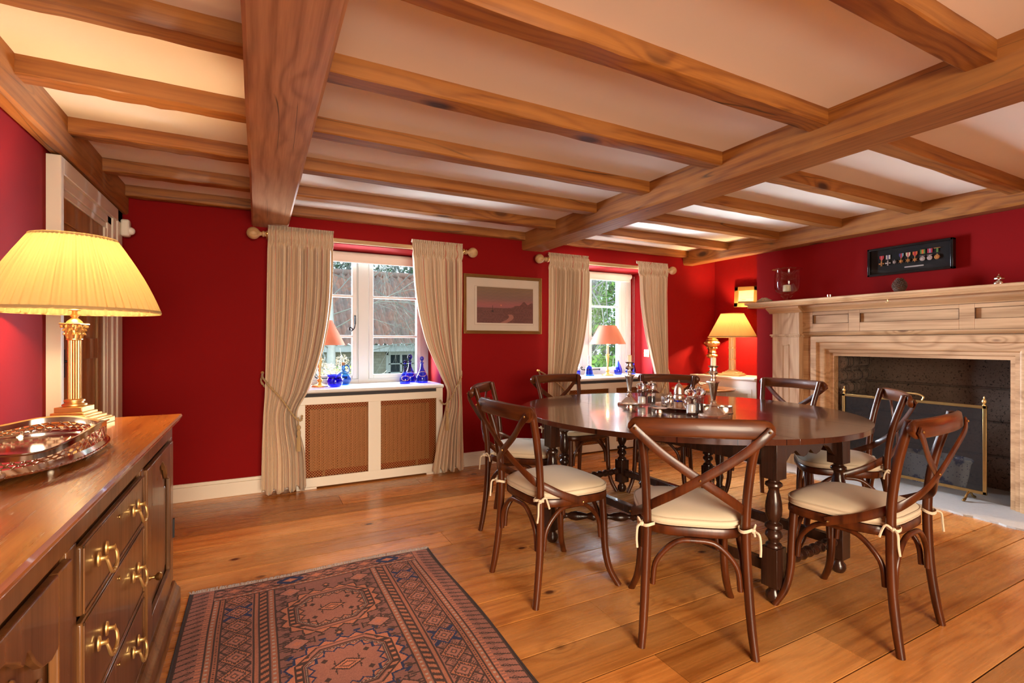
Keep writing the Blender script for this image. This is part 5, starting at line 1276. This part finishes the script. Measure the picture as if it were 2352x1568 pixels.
for lv in range(3):
    for k_ in range(10):
        a = k_ * pi / 5 + lv * pi / 10; r = .022 + lv * .002; zz = cz + .006 + lv * .015
        P_ = catmull([(r * cos(a), r * sin(a), zz), ((r + .002) * cos(a), (r + .002) * sin(a), zz + .013), ((r + .008) * cos(a), (r + .008) * sin(a), zz + .018), ((r + .010) * cos(a), (r + .010) * sin(a), zz + .012)], 3)
        m.tube(P_, [.0035, .005, .004, .002], 6)
for k_ in range(4):
    a = pi / 4 + k_ * pi / 2; m.ball((.038 * cos(a), .038 * sin(a), cz + .050), .007, 8); m.ball((.030 * cos(a - .5), .030 * sin(a - .5), cz + .050), .005, 8)
m.build('corinthian_capital', BRASS, t)
m = MB().box(-.034, -.034, cz + .057, .034, .034, cz + .063); m.lathe([(.026, cz + .063), (.023, cz + .070), (.014, cz + .079), (.009, cz + .085), (.014, cz + .091), (.008, cz + .099), (.008, cz + .110), (.019, cz + .112), (.019, cz + .115), (.006, cz + .118), (.006, cz + .20)], 24); m.build('lamp_neck', BRASS, t, bevel=.0015)
LB = .436
bulb(t, LB + .12); pleated(t, .268, LB, .131, LB + .281, 60, SHADEY, 5, .036, bow=.008)
point('lamp_light', t, (0, 0, LB + .13), 28, WARM)
m = MB(); rope(m, [(-.09, -.03, .004), (-.14, -.10, .004), (-.20, -.15, .004), (-.25, -.17, .004)], .003, 14, 120); m.build('twisted_flex', BRASS, t)

# galleried silver tray
t = thing('gallery_tray', (-.585, 1.79, TOP), 'large silver gallery tray with pierced sides and cast handles on the sideboard', 'tray')
def oval(a, rx, ry): 
    c, s = cos(a), sin(a); return Vector((rx * abs(c) ** .85 * (1 if c > 0 else -1), ry * abs(s) ** .85 * (1 if s > 0 else -1), 0))
RX, RY, N_ = .180, .315, 120
m = MB(); m.rings([[oval(2 * pi * k_ / N_, RX, RY) + Vector((0, 0, z)) for k_ in range(N_)] for z in (.018, .021)]); m.build('tray_base', plain('silver_tray_base', (.78, .66, .50), .10, 1, var=.04), t)
def topz(a): return .078 + .010 * cos(4 * a) - (.0 if abs(sin(a)) < .5 else .012 * (abs(sin(a)) - .5) * 2)
m = MB(); 
R = [[oval(2 * pi * k_ / N_, RX + o_, RY + o_) + Vector((0, 0, topz(2 * pi * k_ / N_) + dz)) for k_ in range(N_)] for o_, dz in ((.0015, -.016), (-.002, -.016), (-.002, 0), (.008, .003), (.008, .0), (.0015, -.004))]
m.rings(R + [R[0]], cap=False); m.build('wavy_rim', SILVER, t, fix=False)
m = MB(); R = [[oval(2 * pi * k_ / N_, RX + o_, RY + o_) + Vector((0, 0, z)) for k_ in range(N_)] for o_, z in ((.0, .018), (.005, .016), (.007, .021), (.004, .028), (.001, .034), (-.002, .030), (-.002, .020))]
m.rings(R, cap=False); m.build('lower_band', SILVER, t, fix=False)
m = MB(); NS = 60
for k_ in range(NS):
    for s in (-1, 1):
        pts = []
        for f in (0, .25, .5, .75, 1):
            a = 2 * pi * (k_ + s * (f - .5) * 1.3) / NS; p_ = oval(a, RX, RY); p_.z = .033 + (topz(a) - .016 - .033) * f; pts.append(p_)
        m.tube(pts, .0019, 5)
for dz in (.30, .70):
    pts = []
    for k_ in range(N_ + 1):
        a = 2 * pi * k_ / N_; p_ = oval(a, RX, RY); p_.z = .033 + (topz(a) - .016 - .033) * dz; pts.append(p_)
    m.tube(pts, .0014, 5, cap=False)
tag(m.build('pierced_gallery', SILVER, t, fix=False), kind='stuff')
m = MB(); pts = []
for k_ in range(361): a = 2 * pi * k_ / 360; p_ = oval(a, RX + .006, RY + .006); p_.z = .0185; pts.append(p_)
m.tube(pts, [.0032 + .0013 * (k_ % 3 == 0) for k_ in range(361)], 6, cap=False); m.build('gadroon_edge', SILVER, t, fix=False)
for a in (.6, pi - .6, pi + .6, -.6):
    p_ = oval(a, RX * .8, RY * .8); MB().lathe([(.001, 0), (.014, 0), (.016, .004), (.016, .012), (.013, .018)], 14, (p_.x, p_.y, 0)).build('bun_foot', SILVERT, t)
for s in (-1, 1):
    P_ = catmull([(-.075, s * (RY - .03), .024), (-.085, s * (RY + .03), .026), (-.055, s * (RY + .085), .024), (0, s * (RY + .10), .022), (.055, s * (RY + .085), .024), (.085, s * (RY + .03), .026), (.075, s * (RY - .03), .024)], 7)
    MB().tube(P_, [.006 + .003 * abs(sin(k_ * .9)) for k_ in range(len(P_))], 8).build('cast_handle', SILVERT, t)

# ================================================================== RUG
RW, RL = 1.14, 2.0; ru0, rv1 = -.278, 2.71
def rug_col(u, v):
    X = u * RW; Y = (1 - v) * RL         # X from sideboard side, Y from fringe end
    base = np.array([.30, .118, .088]); dark = np.array([.060, .030, .025]); sal = np.array([.47, .165, .095]); navy = np.array([.018, .028, .085]); cream = np.array([.48, .36, .30])
    plum = np.array([.235, .098, .080])
    C = np.broadcast_to(plum, X.shape + (3,)).copy()
    def put(mask, c): C[mask] = c
    d = np.minimum(X, RW - X)
    e = Y
    side = d < e * 5      # side borders dominate
    # field mottling
    ff = (np.sin(X * 90) * np.sin(Y * 400) > .6); 
    put(d < .305, base * 1.0)
    # outer guard: slanted hooked strokes
    per = .036; yy = (Y + d * .35) % per / per
    m_ = (d > .012) & (d < .095); put(m_, base * .95)
    put(m_ & (np.abs(yy - .5) < .10) & (d < .085), dark)
    put(m_ & (np.abs(yy - .5) < .34 - np.abs(d - .055) * 14) & (np.abs(yy - .5) > .22 - np.abs(d - .055) * 8) & (d > .035), dark * 1.6)
    put(m_ & (d > .075) & (np.abs((Y % .018) - .009) < .004), sal)
    put(d < .012, dark)
    # lines and pearled guards
    for a in (.100, .128, .145, .262, .283, .316, .345): put(np.abs(d - a) < .0035, dark)
    for a in (.112, .136, .272, .332): put(np.abs(d - a) < .010 if a in (.112, .332) else np.abs(d - a) < .006, sal * .75)
    put((np.abs(d - .112) < .005) & ((Y % .024) < .010), cream * .8); put((np.abs(d - .332) < .005) & ((Y % .024) < .010), cream * .8)
    put((np.abs(d - .136) < .004) & ((Y % .012) < .005), dark); 
    # barber stripe
    put((d > .287) & (d < .312) & (((Y + (d - .287) * .6) % .034) < .017), dark); put((d > .287) & (d < .312) & (((Y + (d - .287) * .6) % .034) >= .017), sal * .8)
    # wide border lozenges
    bm = (d > .150) & (d < .258); c = np.abs(d - .204) / .054; P_ = .115; q = np.abs(((Y + .02) % P_) - P_ / 2) / (P_ / 2); idx = np.floor((Y + .02) / P_)
    put(bm, base * 1.08)
    dia = c + q; put(bm & (dia < .98), sal * .85); put(bm & (np.abs(dia - .98) < .07), dark); put(bm & (dia < .62), base * 1.25); put(bm & (np.abs(dia - .62) < .06), dark * 1.5)
    put(bm & (dia < .80) & (dia > .68) & (((c * 20).astype(int)) % 2 == 0), dark)
    put(bm & (np.abs(c - q) < .10) & (dia > .98), dark); put(bm & (dia < .30), dark * 2); put(bm & (dia < .15), sal)
    tri = bm & (dia > 1.05) & ((((c + 1 - q) * 9).astype(int)) % 2 == 0) & (np.abs(c - (1 - q)) < .45); put(tri, dark * 1.4)
    nv = (idx % 5 == 2); put(bm & nv & (dia > .98) & (np.abs(c - q) < .22), navy); put(bm & nv & (np.abs(dia - .98) < .10), navy)
    # end border
    em = (Y < .125) & (d > .100)
    put(em, base); P2 = .12; q2 = np.abs((X % P2) - P2 / 2) / (P2 / 2); c2 = np.abs(Y - .055) / .034; D2 = c2 + q2
    put(em & (c2 < 1), base * 1.15); put(em & (np.abs(D2 - .95) < .10), dark); put(em & (D2 < .6), sal); put(em & (np.abs(D2 - .6) < .07), dark * 1.4); put(em & (D2 > 1.1) & (c2 < 1) & (np.abs(c2 - q2) < .2), dark)
    put(em & (np.floor(X / P2) % 4 == 3) & (c2 < 1) & (np.abs(D2 - .95) < .35), navy)
    for a in (.016, .092, .120): put(em & (np.abs(Y - a) < .0035), dark)
    put(em & (np.abs(Y - .106) < .008), sal * .7); put(em & (np.abs(Y - .106) < .004) & ((X % .024) < .010), cream * .8); put(em & (Y < .013), base * .8)
    # field
    F_ = (d > .350) & (Y > .125)
    ed = np.abs(d - .350); P3 = .052; qq = np.abs(((Y) % P3) - P3 / 2)
    put(F_ & (ed < .035) & (qq < .004 + .0), dark); put(F_ & (ed < .040) & (ed > .020) & (np.abs(qq - .012) < .004), dark); put(F_ & (ed < .028) & (ed > .012) & (qq < .012) & (qq > .006), dark * 1.5)
    xc = X - RW / 2
    for gi, gy in enumerate((.405, .845, 1.285, 1.725)):
        yc = Y - gy; ax_, ay_ = np.abs(xc), np.abs(yc)
        # octagon distance with half size .135 x .150
        oc = np.maximum(np.maximum(ax_ / .150, ay_ / .135), (ax_ + ay_) / .215)
        line = navy if gi % 2 == 1 else dark
        ang = np.arctan2(yc, xc); teeth = np.abs(((ang * 20 / (2 * np.pi)) % 1) - .5) * 2
        R_ = 1.22 + .17 * teeth
        put(F_ & (oc < R_), sal * 1.0); put(F_ & (np.abs(oc - R_) < .035), line)
        hk = F_ & (np.abs(oc - 1.50) < .045) & (teeth > .62); put(hk, line)
        hk = F_ & (oc > 1.38) & (oc < 1.50) & (teeth > .92); put(hk, line)
        put(F_ & (oc < 1.17), base * .9)
        put(F_ & (oc < 1.15) & (oc > 1.02) & (ax_ > .118) & (((yc + .001) % .030) < .015), dark); put(F_ & (oc < 1.15) & (oc > 1.02) & (ax_ > .118) & (((yc + .001) % .030) >= .015), sal)
        put(F_ & (np.abs(oc - 1.16) < .022), dark); put(F_ & (np.abs(oc - 1.0) < .022), dark)
        put(F_ & (np.abs(oc - 1.08) < .028) & (ax_ < .125), base * 1.4); put(F_ & (np.abs(oc - .92) < .030), dark * 1.3); put(F_ & (np.abs(oc - .92) < .014) & (((xc + yc * 1.7) % .012) < .006), cream)
        R2 = .74 + .13 * np.abs(((ang * 18 / (2 * np.pi)) % 1) - .5) * 2
        put(F_ & (oc < .86) & (oc > R2), sal); put(F_ & (np.abs(oc - R2) < .030), line)
        put(F_ & (oc < R2 - .03), base * 1.12)
        dd = ax_ / .055 + ay_ / .032; put(F_ & (dd < 1), sal * 1.1); put(F_ & (np.abs(dd - 1) < .13), dark); put(F_ & (np.abs(dd - .5) < .10), dark * 1.5)
        for sx_ in (-1, 1):
            for sy in (-1, 1):
                q = np.abs(xc - sx_ * .075) / .012 + np.abs(yc - sy * .055) / .012; put(F_ & (q < 1), dark)
                q = np.abs(xc - sx_ * .042) / .004 + np.abs(yc - sy * .022) / .02; put(F_ & (q < 1), dark)
    for gi, gy in enumerate((.185, .625, 1.065, 1.505)):
        for sx_ in (-1, 1):
            dx = np.abs(xc - sx_ * .158); dy = np.abs(Y - gy); dd = dx / .052 + dy / .040
            put(F_ & (dd < 1), base * 1.3); put(F_ & (np.abs(dd - 1) < .10), dark)
            put(F_ & (np.abs(dx - .020) < .0035) & (dy > .028) & (dy < .052), dark); put(F_ & (dx < .024) & (dx > .006) & (np.abs(dy - .052) < .0035), dark)
            put(F_ & (np.abs(dy - .012) < .0035) & (dx > .045) & (dx < .064), dark); put(F_ & (np.abs(dx - .064) < .0035) & (dy < .022), dark)
            put(F_ & (dd < .35), sal)
        dd = np.abs(xc) / .016 + np.abs(Y - gy) / .016; put(F_ & (dd < 1), sal); put(F_ & (np.abs(dd - 1) < .35), dark)
    rs = np.random.RandomState(1); C *= (1 + (rs.rand(*X.shape)[..., None] - .5) * .28)
    C *= (1 + .07 * np.sin(Y * 800)[..., None]); C *= (1.0 + .10 * np.sin(Y * 9 + X * 3)[..., None])
    return np.clip(C[..., 0], 0, 1), np.clip(C[..., 1], 0, 1), np.clip(C[..., 2], 0, 1)
t = thing('patterned_rug', (ru0 + RW / 2, rv1 - RL / 2, 0), 'rust red tribal rug with octagon medallions lying beside the sideboard', 'rug')
def rug_pos(u, v):
    x = (u - .5) * RW; y = (v - .5) * RL
    wv_ = .006 * np.sin(y * 6) * (u > .5) * (u - .5) * 2 + .004 * np.sin(y * 11 + 1) * (u - .5)
    edge = np.minimum(np.minimum(u, 1 - u) * RW, np.minimum(v, 1 - v) * RL)
    z = .0035 + .0035 * np.clip(edge / .012, 0, 1) + .0012 * np.sin(x * 14 + y * 5) * np.sin(y * 9)
    return x + wv_, y + .008 * np.sin(x * 7), z
grid_obj('rug_pile', RUGM, t, 342, 600, rug_pos, rug_col)
m = MB(); n = 60
R = [[((q - .5) * RW, (v - .5) * RL, 0) for q in (.0, 1.0)] for v in (0, 1)]
m.box(-RW / 2 + .004, -RL / 2, .0005, RW / 2 - .004, RL / 2 - .004, .003).build('rug_backing', plain('wool_backing', (.16, .07, .055), .95), t)
m = MB(); rnd = random.Random(9)
for i in range(620):
    x = -RW / 2 + RW * (i + rnd.random()) / 620; L_ = rnd.uniform(.022, .040); dx = rnd.uniform(-.014, .014); y0 = RL / 2 - .004 + .008 * sin(x * 7)
    p0 = Vector((x, y0, .004)); p1 = Vector((x + dx * .5, y0 + L_ * .5, .008 + rnd.uniform(0, .004))); p2 = Vector((x + dx, y0 + L_, .0025)); w_ = Vector((.0011, 0, 0)); h_ = Vector((0, 0, .0013))
    m.rings([[p_ - w_, p_ - h_ * .8, p_ + w_, p_ + h_] for p_ in (p0, p1, p2)])
tag(m.build('wool_fringe', plain('grey_fringe', (.46, .38, .35), .95, var=.15, vs=30), t, smooth=False, fix=False), kind='stuff')
for sx_ in (-1, 1):
    P_ = [(sx_ * (RW / 2 + .000) + (.006 * sin(y * 6) if sx_ > 0 else 0), y, .004) for y in np.linspace(-RL / 2, RL / 2, 120)]
    MB().tube(P_, .004, 6).build('selvedge', plain('dark_selvedge', (.035, .022, .022), .95), t)

# ================================================================== GARDEN SEEN THROUGH THE WINDOWS
GR = NT('lawn'); P = GR.coord('Object'); GR.set(color=GR.mix(GR.noise(P, 2.2, 6, .7), (.06, .11, .025), (.22, .24, .09)), rough=.95)
g = MB(); rough_panel(g, (-14, 4.85, -.9), (44, 0, 0), (0, 45, 1.0), 40, 40, .08, (0, 0, 1)); struct(g.build('lawn', GR.m, fix=False))
# stone cottage with pantiled roof
cw = NT('cottage_stone'); P = cw.coord('Object')
bk = cw.n('ShaderNodeTexBrick', ins={'Vector': cw.n('ShaderNodeMapping', ins={'Vector': P, 'Rotation': (radians(90), 0, 0)}).outputs[0], 'Scale': 3.2, 'Mortar Size': .02, 'Color1': (.30, .25, .19, 1), 'Color2': (.40, .36, .29, 1), 'Mortar': (.24, .21, .17, 1)})
cw.set(color=cw.mix(cw.math('MULTIPLY', cw.noise(P, 6, 5), .5), bk.outputs['Color'], (.42, .40, .34)), rough=.95)
ro = NT('clay_pantiles'); P = ro.coord('Object'); v = ro.n('ShaderNodeTexVoronoi', ins={'Vector': ro.scale(P, (4.0, 3.0, 3.0)), 'Scale': 1.0}).outputs['Color']
v1 = ro.n('ShaderNodeSeparateXYZ', ins={0: v}).outputs[0]
ro.set(color=ro.mix(ro.math('MULTIPLY', ro.noise(P, 7, 6, .7), .5), ro.mix(v1, (.42, .17, .11), (.26, .16, .14)), (.30, .22, .17)), rough=.9)
cot = thing('stone_cottage', (4.5, 15.5, -.3), 'stone cottage with a pantiled roof across the garden', 'house')
CY, ez = 14.0, 1.02
m = MB(); wx = [(3.28, 4.02), (6.6, 7.3)]; wz0, wz1 = .05, .88
xs = [-1.5] + [q for w_ in wx for q in w_] + [10.5]
for i in range(0, len(xs), 2): m.box(xs[i], CY, -.9, xs[i + 1], CY + .4, ez)
for a, b in wx: m.box(a, CY, -.9, b, CY + .4, wz0).box(a, CY, wz1, b, CY + .4, ez)
m.box(-1.5, CY + .4, -.9, -1.1, CY + 5, ez).box(10.1, CY + .4, -.9, 10.5, CY + 5, ez)
m.build('cottage_wall', cw.m, cot, w=True, smooth=False)
for a, b in wx:
    q = MB(); 
    for (c, d) in ((a, a + .07), ((a + b) / 2 - .03, (a + b) / 2 + .03), (b - .07, b)): q.box(c, CY - .03, wz0, d, CY + .05, wz1)
    for (c, d) in ((wz0, wz0 + .08), (.28, .31), (.53, .56), (wz1 - .07, wz1)): q.box(a, CY - .03, c, b, CY + .04, d)
    arch_ = [(a - .06, wz1 - .08), (a - .06, wz1 + .02)] + [(a - .06 + (b - a + .12) * f, wz1 + .02 + .09 * sin(pi * f)) for f in np.linspace(0, 1, 9)] + [(b + .06, wz1 + .02), (b + .06, wz1 - .08)]
    q.prism(arch_, lambda u, v_, w_: (u, w_, v_), CY - .05, CY + .0); q.box(a - .06, CY - .05, wz0 - .06, a, CY, wz1).box(b, CY - .05, wz0 - .06, b + .06, CY, wz1).box(a - .08, CY - .09, wz0 - .08, b + .08, CY, wz0)
    f = q.build('cottage_window', FRAMEW, cot, w=True)
    MB().box(a + .02, CY + .01, wz0, b - .02, CY + .02, wz1).build('window_glass', plain('dark_window_glass', (.03, .04, .05), .08), f, w=True)
MB().box(-1.8, CY - .34, ez - .12, 10.8, CY, ez + .06).build('white_fascia', FRAMEW, cot, w=True)
nx, ny = 560, 66; vs = []
for i in range(nx + 1):
    for j in range(ny + 1):
        x = -1.9 + 12.8 * i / nx; s = 3.9 * j / ny; c = (s / .30) % 1.0; w_ = .035 * sin(2 * pi * x / .235) + .02 * sin(4 * pi * x / .235)
        h = w_ + .045 * (1 - c) + .006 * sin(i * .9 + int(s / .3) * 2.1)
        vs.append((x, CY - .36 + s * .80 - h * .6, ez + .04 + s * .60 + h * .8))
m = MB().add(vs, [(i * (ny + 1) + j, (i + 1) * (ny + 1) + j, (i + 1) * (ny + 1) + j + 1, i * (ny + 1) + j + 1) for i in range(nx) for j in range(ny)])
m.build('pantile_roof', ro.m, cot, w=True, fix=False, ang=60)
MB().tube([(-1.9, CY + 2.78, 3.42), (10.9, CY + 2.78, 3.42)], .12, 10).build('ridge_tiles', ro.m, cot, w=True)
MB().box(5.6, CY + 1.7, 2.6, 6.2, CY + 2.3, 4.2).build('chimney', cw.m, cot, w=True)

LEAFG = plain('leaf_green', (.16, .30, .05), .6, var=.45, vs=3); LEAFD = plain('leaf_dark_green', (.10, .18, .07), .6, var=.5, vs=2)
LEAFY = plain('bright_spring_leaf', (.26, .46, .07), .5, var=.3, vs=5); HEAD = plain('faded_hydrangea', (.30, .23, .15), .9, var=.35, vs=9)
BARK = plain('grey_bark', (.30, .27, .24), .95, var=.3, vs=4); BIRCH = plain('birch_bark', (.46, .45, .43), .8, var=.35, vs=7); TWIG = plain('pale_twig', (.25, .24, .21), .9, var=.2, vs=2)
def leaves(m, rnd, centre, rad, n, size, asp=2.2, sq=(1, 1, 1), shell=.55):
    for _ in range(n):
        d = Vector((rnd.gauss(0, 1), rnd.gauss(0, 1), rnd.gauss(0, 1))).normalized() * (shell + (1 - shell) * rnd.random())
        c = Vector(centre) + Vector((d.x * rad * sq[0], d.y * rad * sq[1], d.z * rad * sq[2]))
        u = Vector((rnd.gauss(0, 1), rnd.gauss(0, 1), rnd.gauss(0, .7))).normalized(); v_ = u.cross(Vector((rnd.gauss(0, 1), rnd.gauss(0, 1), rnd.gauss(0, 1)))).normalized()
        s = size * rnd.uniform(.6, 1.3); m.add([c - u * s * asp / 2, c + v_ * s * .4 + u * s * .1 * asp, c + u * s * asp / 2, c - v_ * s * .4 + u * s * .1 * asp], [(0, 1, 2, 3)])
def branchy(m, rnd, p, d, L_, r, depth, droop=.0, spread=.6, n=4):
    pts = [Vector(p)]; dd = Vector(d).normalized()
    for i in range(n):
        dd = (dd + Vector((rnd.gauss(0, .16), rnd.gauss(0, .16), rnd.gauss(0, .12) - droop * (3 - depth) * .5))).normalized(); pts.append(pts[-1] + dd * L_ / n)
    m.tube(pts, [r * (1 - .55 * i / n) for i in range(n + 1)], 5 if depth < 2 else 6)
    if depth <= 0: return
    for k_ in range(3 + (depth > 1) * 2):
        f = rnd.uniform(.25, 1.0); i = min(n - 1, int(f * n)); q = pts[i].lerp(pts[i + 1], f * n - i if f < 1 else 1)
        nd = (dd + Vector((rnd.gauss(0, spread), rnd.gauss(0, spread), rnd.gauss(0, spread)))).normalized(); branchy(m, rnd, q, nd, L_ * rnd.uniform(.45, .75), r * .5, depth - 1, droop, spread, n)
def tree(name, loc, h, seed, label, mat, twig, depth=4, droop=.1, lean=(0, 0), r=.1, leaf=None, nleaf=0):
    rnd = random.Random(seed); t = thing(name, loc, label, 'tree', group=None)
    P_ = [(lean[0] * f + .05 * sin(f * 7), lean[1] * f, h * f) for f in (0, .2, .4, .6, .8, 1)]
    MB().tube(catmull(P_, 4), [r, r * .9, r * .75, r * .55, r * .3, r * .1], 10).build('trunk', mat, t)
    m = MB()
    for i in range(16):
        f = .22 + .75 * (i / 16); a = rnd.uniform(0, 2 * pi); p_ = (lean[0] * f, lean[1] * f, h * f)
        branchy(m, rnd, p_, (cos(a), sin(a), rnd.uniform(.1, .9)), h * .34 * (1.15 - f * .6), r * .17 * (1.2 - f), depth - 2 if i % 2 else depth - 1, droop)
    tag(m.build('branches', twig, t, fix=False), kind='stuff')
    if nleaf: q = MB(); leaves(q, rnd, (lean[0] * .6, lean[1] * .6, h * .68), h * .36, nleaf, .05, sq=(1, 1, 1), shell=.1); tag(q.build('foliage', leaf, t, smooth=False, fix=False), kind='stuff')
    return t
tree('birch_tree', (1.12, 9.3, -.6), 6.2, 3, 'white barked bare birch seen through the left casement above the lamp', BIRCH, TWIG, droop=.25, r=.085)
tree('bare_tree', (3.2, 11.2, -.6), 6.5, 8, 'bare drooping tree whose twigs hang before the cottage roof', BARK, TWIG, droop=.35, r=.09, lean=(.3, 0))
tree('bare_sapling', (5.55, 7.6, -.6), 3.4, 12, 'pale bare multi branched sapling seen above the sill lamp in the second window', BIRCH, BIRCH, depth=4, droop=-.15, r=.045, leaf=LEAFG, nleaf=700)
def shrub(name, loc, rad, seed, label, leafm, nl, size, sq=(1, 1, 1), heads=0, stems=TWIG, cat='shrub'):
    rnd = random.Random(seed); t = thing(name, loc, label, cat); m = MB()
    for i in range(14):
        a = rnd.uniform(0, 2 * pi); branchy(m, rnd, (0, 0, 0), (cos(a) * .6, sin(a) * .6, 1), rad * sq[2] * 1.7, .012, 1, 0, .4)
    tag(m.build('stems', stems, t, fix=False), kind='stuff')
    m = MB(); leaves(m, rnd, (0, 0, rad * sq[2]), rad, nl, size, sq=sq, shell=.35); tag(m.build('foliage', leafm, t, smooth=False, fix=False), kind='stuff')
    for i in range(heads):
        d = Vector((rnd.gauss(0, 1), rnd.gauss(0, 1), abs(rnd.gauss(0, 1)))).normalized() * rnd.uniform(.6, 1.05); c = Vector((d.x * rad * sq[0], d.y * rad * sq[1], rad * sq[2] * (1 + d.z)))
        m = MB(); leaves(m, rnd, (0, 0, 0), .075, 150, .017, 1.1, shell=.6); o = m.build('flower_head', HEAD, t, smooth=False, fix=False); o.location = c
    return t
shrub('hydrangea', (.75, 5.62, .18), .52, 21, 'hydrangea with faded brown flower heads outside the left casement', LEAFY, 420, .035, sq=(1.0, .5, .75), heads=30)
shrub('hydrangea', (1.62, 5.75, .12), .45, 22, 'hydrangea with a few fresh leaves outside the right casement before the cottage', LEAFY, 170, .035, sq=(.9, .5, .78), heads=9)
shrub('laurel_bush', (4.7, 6.3, .0), .62, 23, 'glossy green laurel low outside the window with the hand bell', LEAFG, 2600, .06, sq=(1.5, .6, .80))
rnd = random.Random(31); k_ = 0
for (x, y, r, sz, mt, lb_) in ((6.6, 9.6, 1.9, (1.0, .6, 1.15), LEAFG, 'tall leafy green shrub filling the second window behind the bare sapling'), (8.9, 12.5, 2.6, (1.1, .6, 1.4), LEAFD, 'dark green tree mass high in the second window'), (-1.5, 20.5, 3.2, (1.2, .6, 1.25), LEAFD, 'grey green wooded bank far behind the left casement'), (3.2, 22, 3.6, (1.3, .6, 1.2), LEAFD, 'grey green wooded bank behind the cottage roof'), (8.0, 21.5, 3.8, (1.3, .6, 1.3), LEAFD, 'grey green wooded bank behind the right end of the cottage roof')):
    k_ += 1; t = thing('woodland_tree', (x, y, -.6), lb_, 'tree'); m = MB(); r2 = random.Random(k_)
    for _ in range(26):
        d = Vector((r2.gauss(0, .5), r2.gauss(0, .5), r2.gauss(0, .5))); leaves(m, r2, (d.x * r * sz[0], d.y * r * sz[1], r * sz[2] * (1 + d.z * .9)), r * .42, 330, .03 * (1 + y / 12), sq=(1, .7, 1), shell=.2)
    tag(m.build('foliage', mt, t, smooth=False, fix=False), kind='stuff')
    m = MB(); 
    for _ in range(9): branchy(m, r2, (r2.uniform(-.6, .6) * r, 0, 0), (r2.gauss(0, .2), r2.gauss(0, .2), 1), r * sz[2] * 1.9, .07, 2, .05, .5)
    tag(m.build('branches', TWIG, t, fix=False), kind='stuff')
for o in list(bpy.data.objects):
    if o.get('label') == 'x': del o['label']
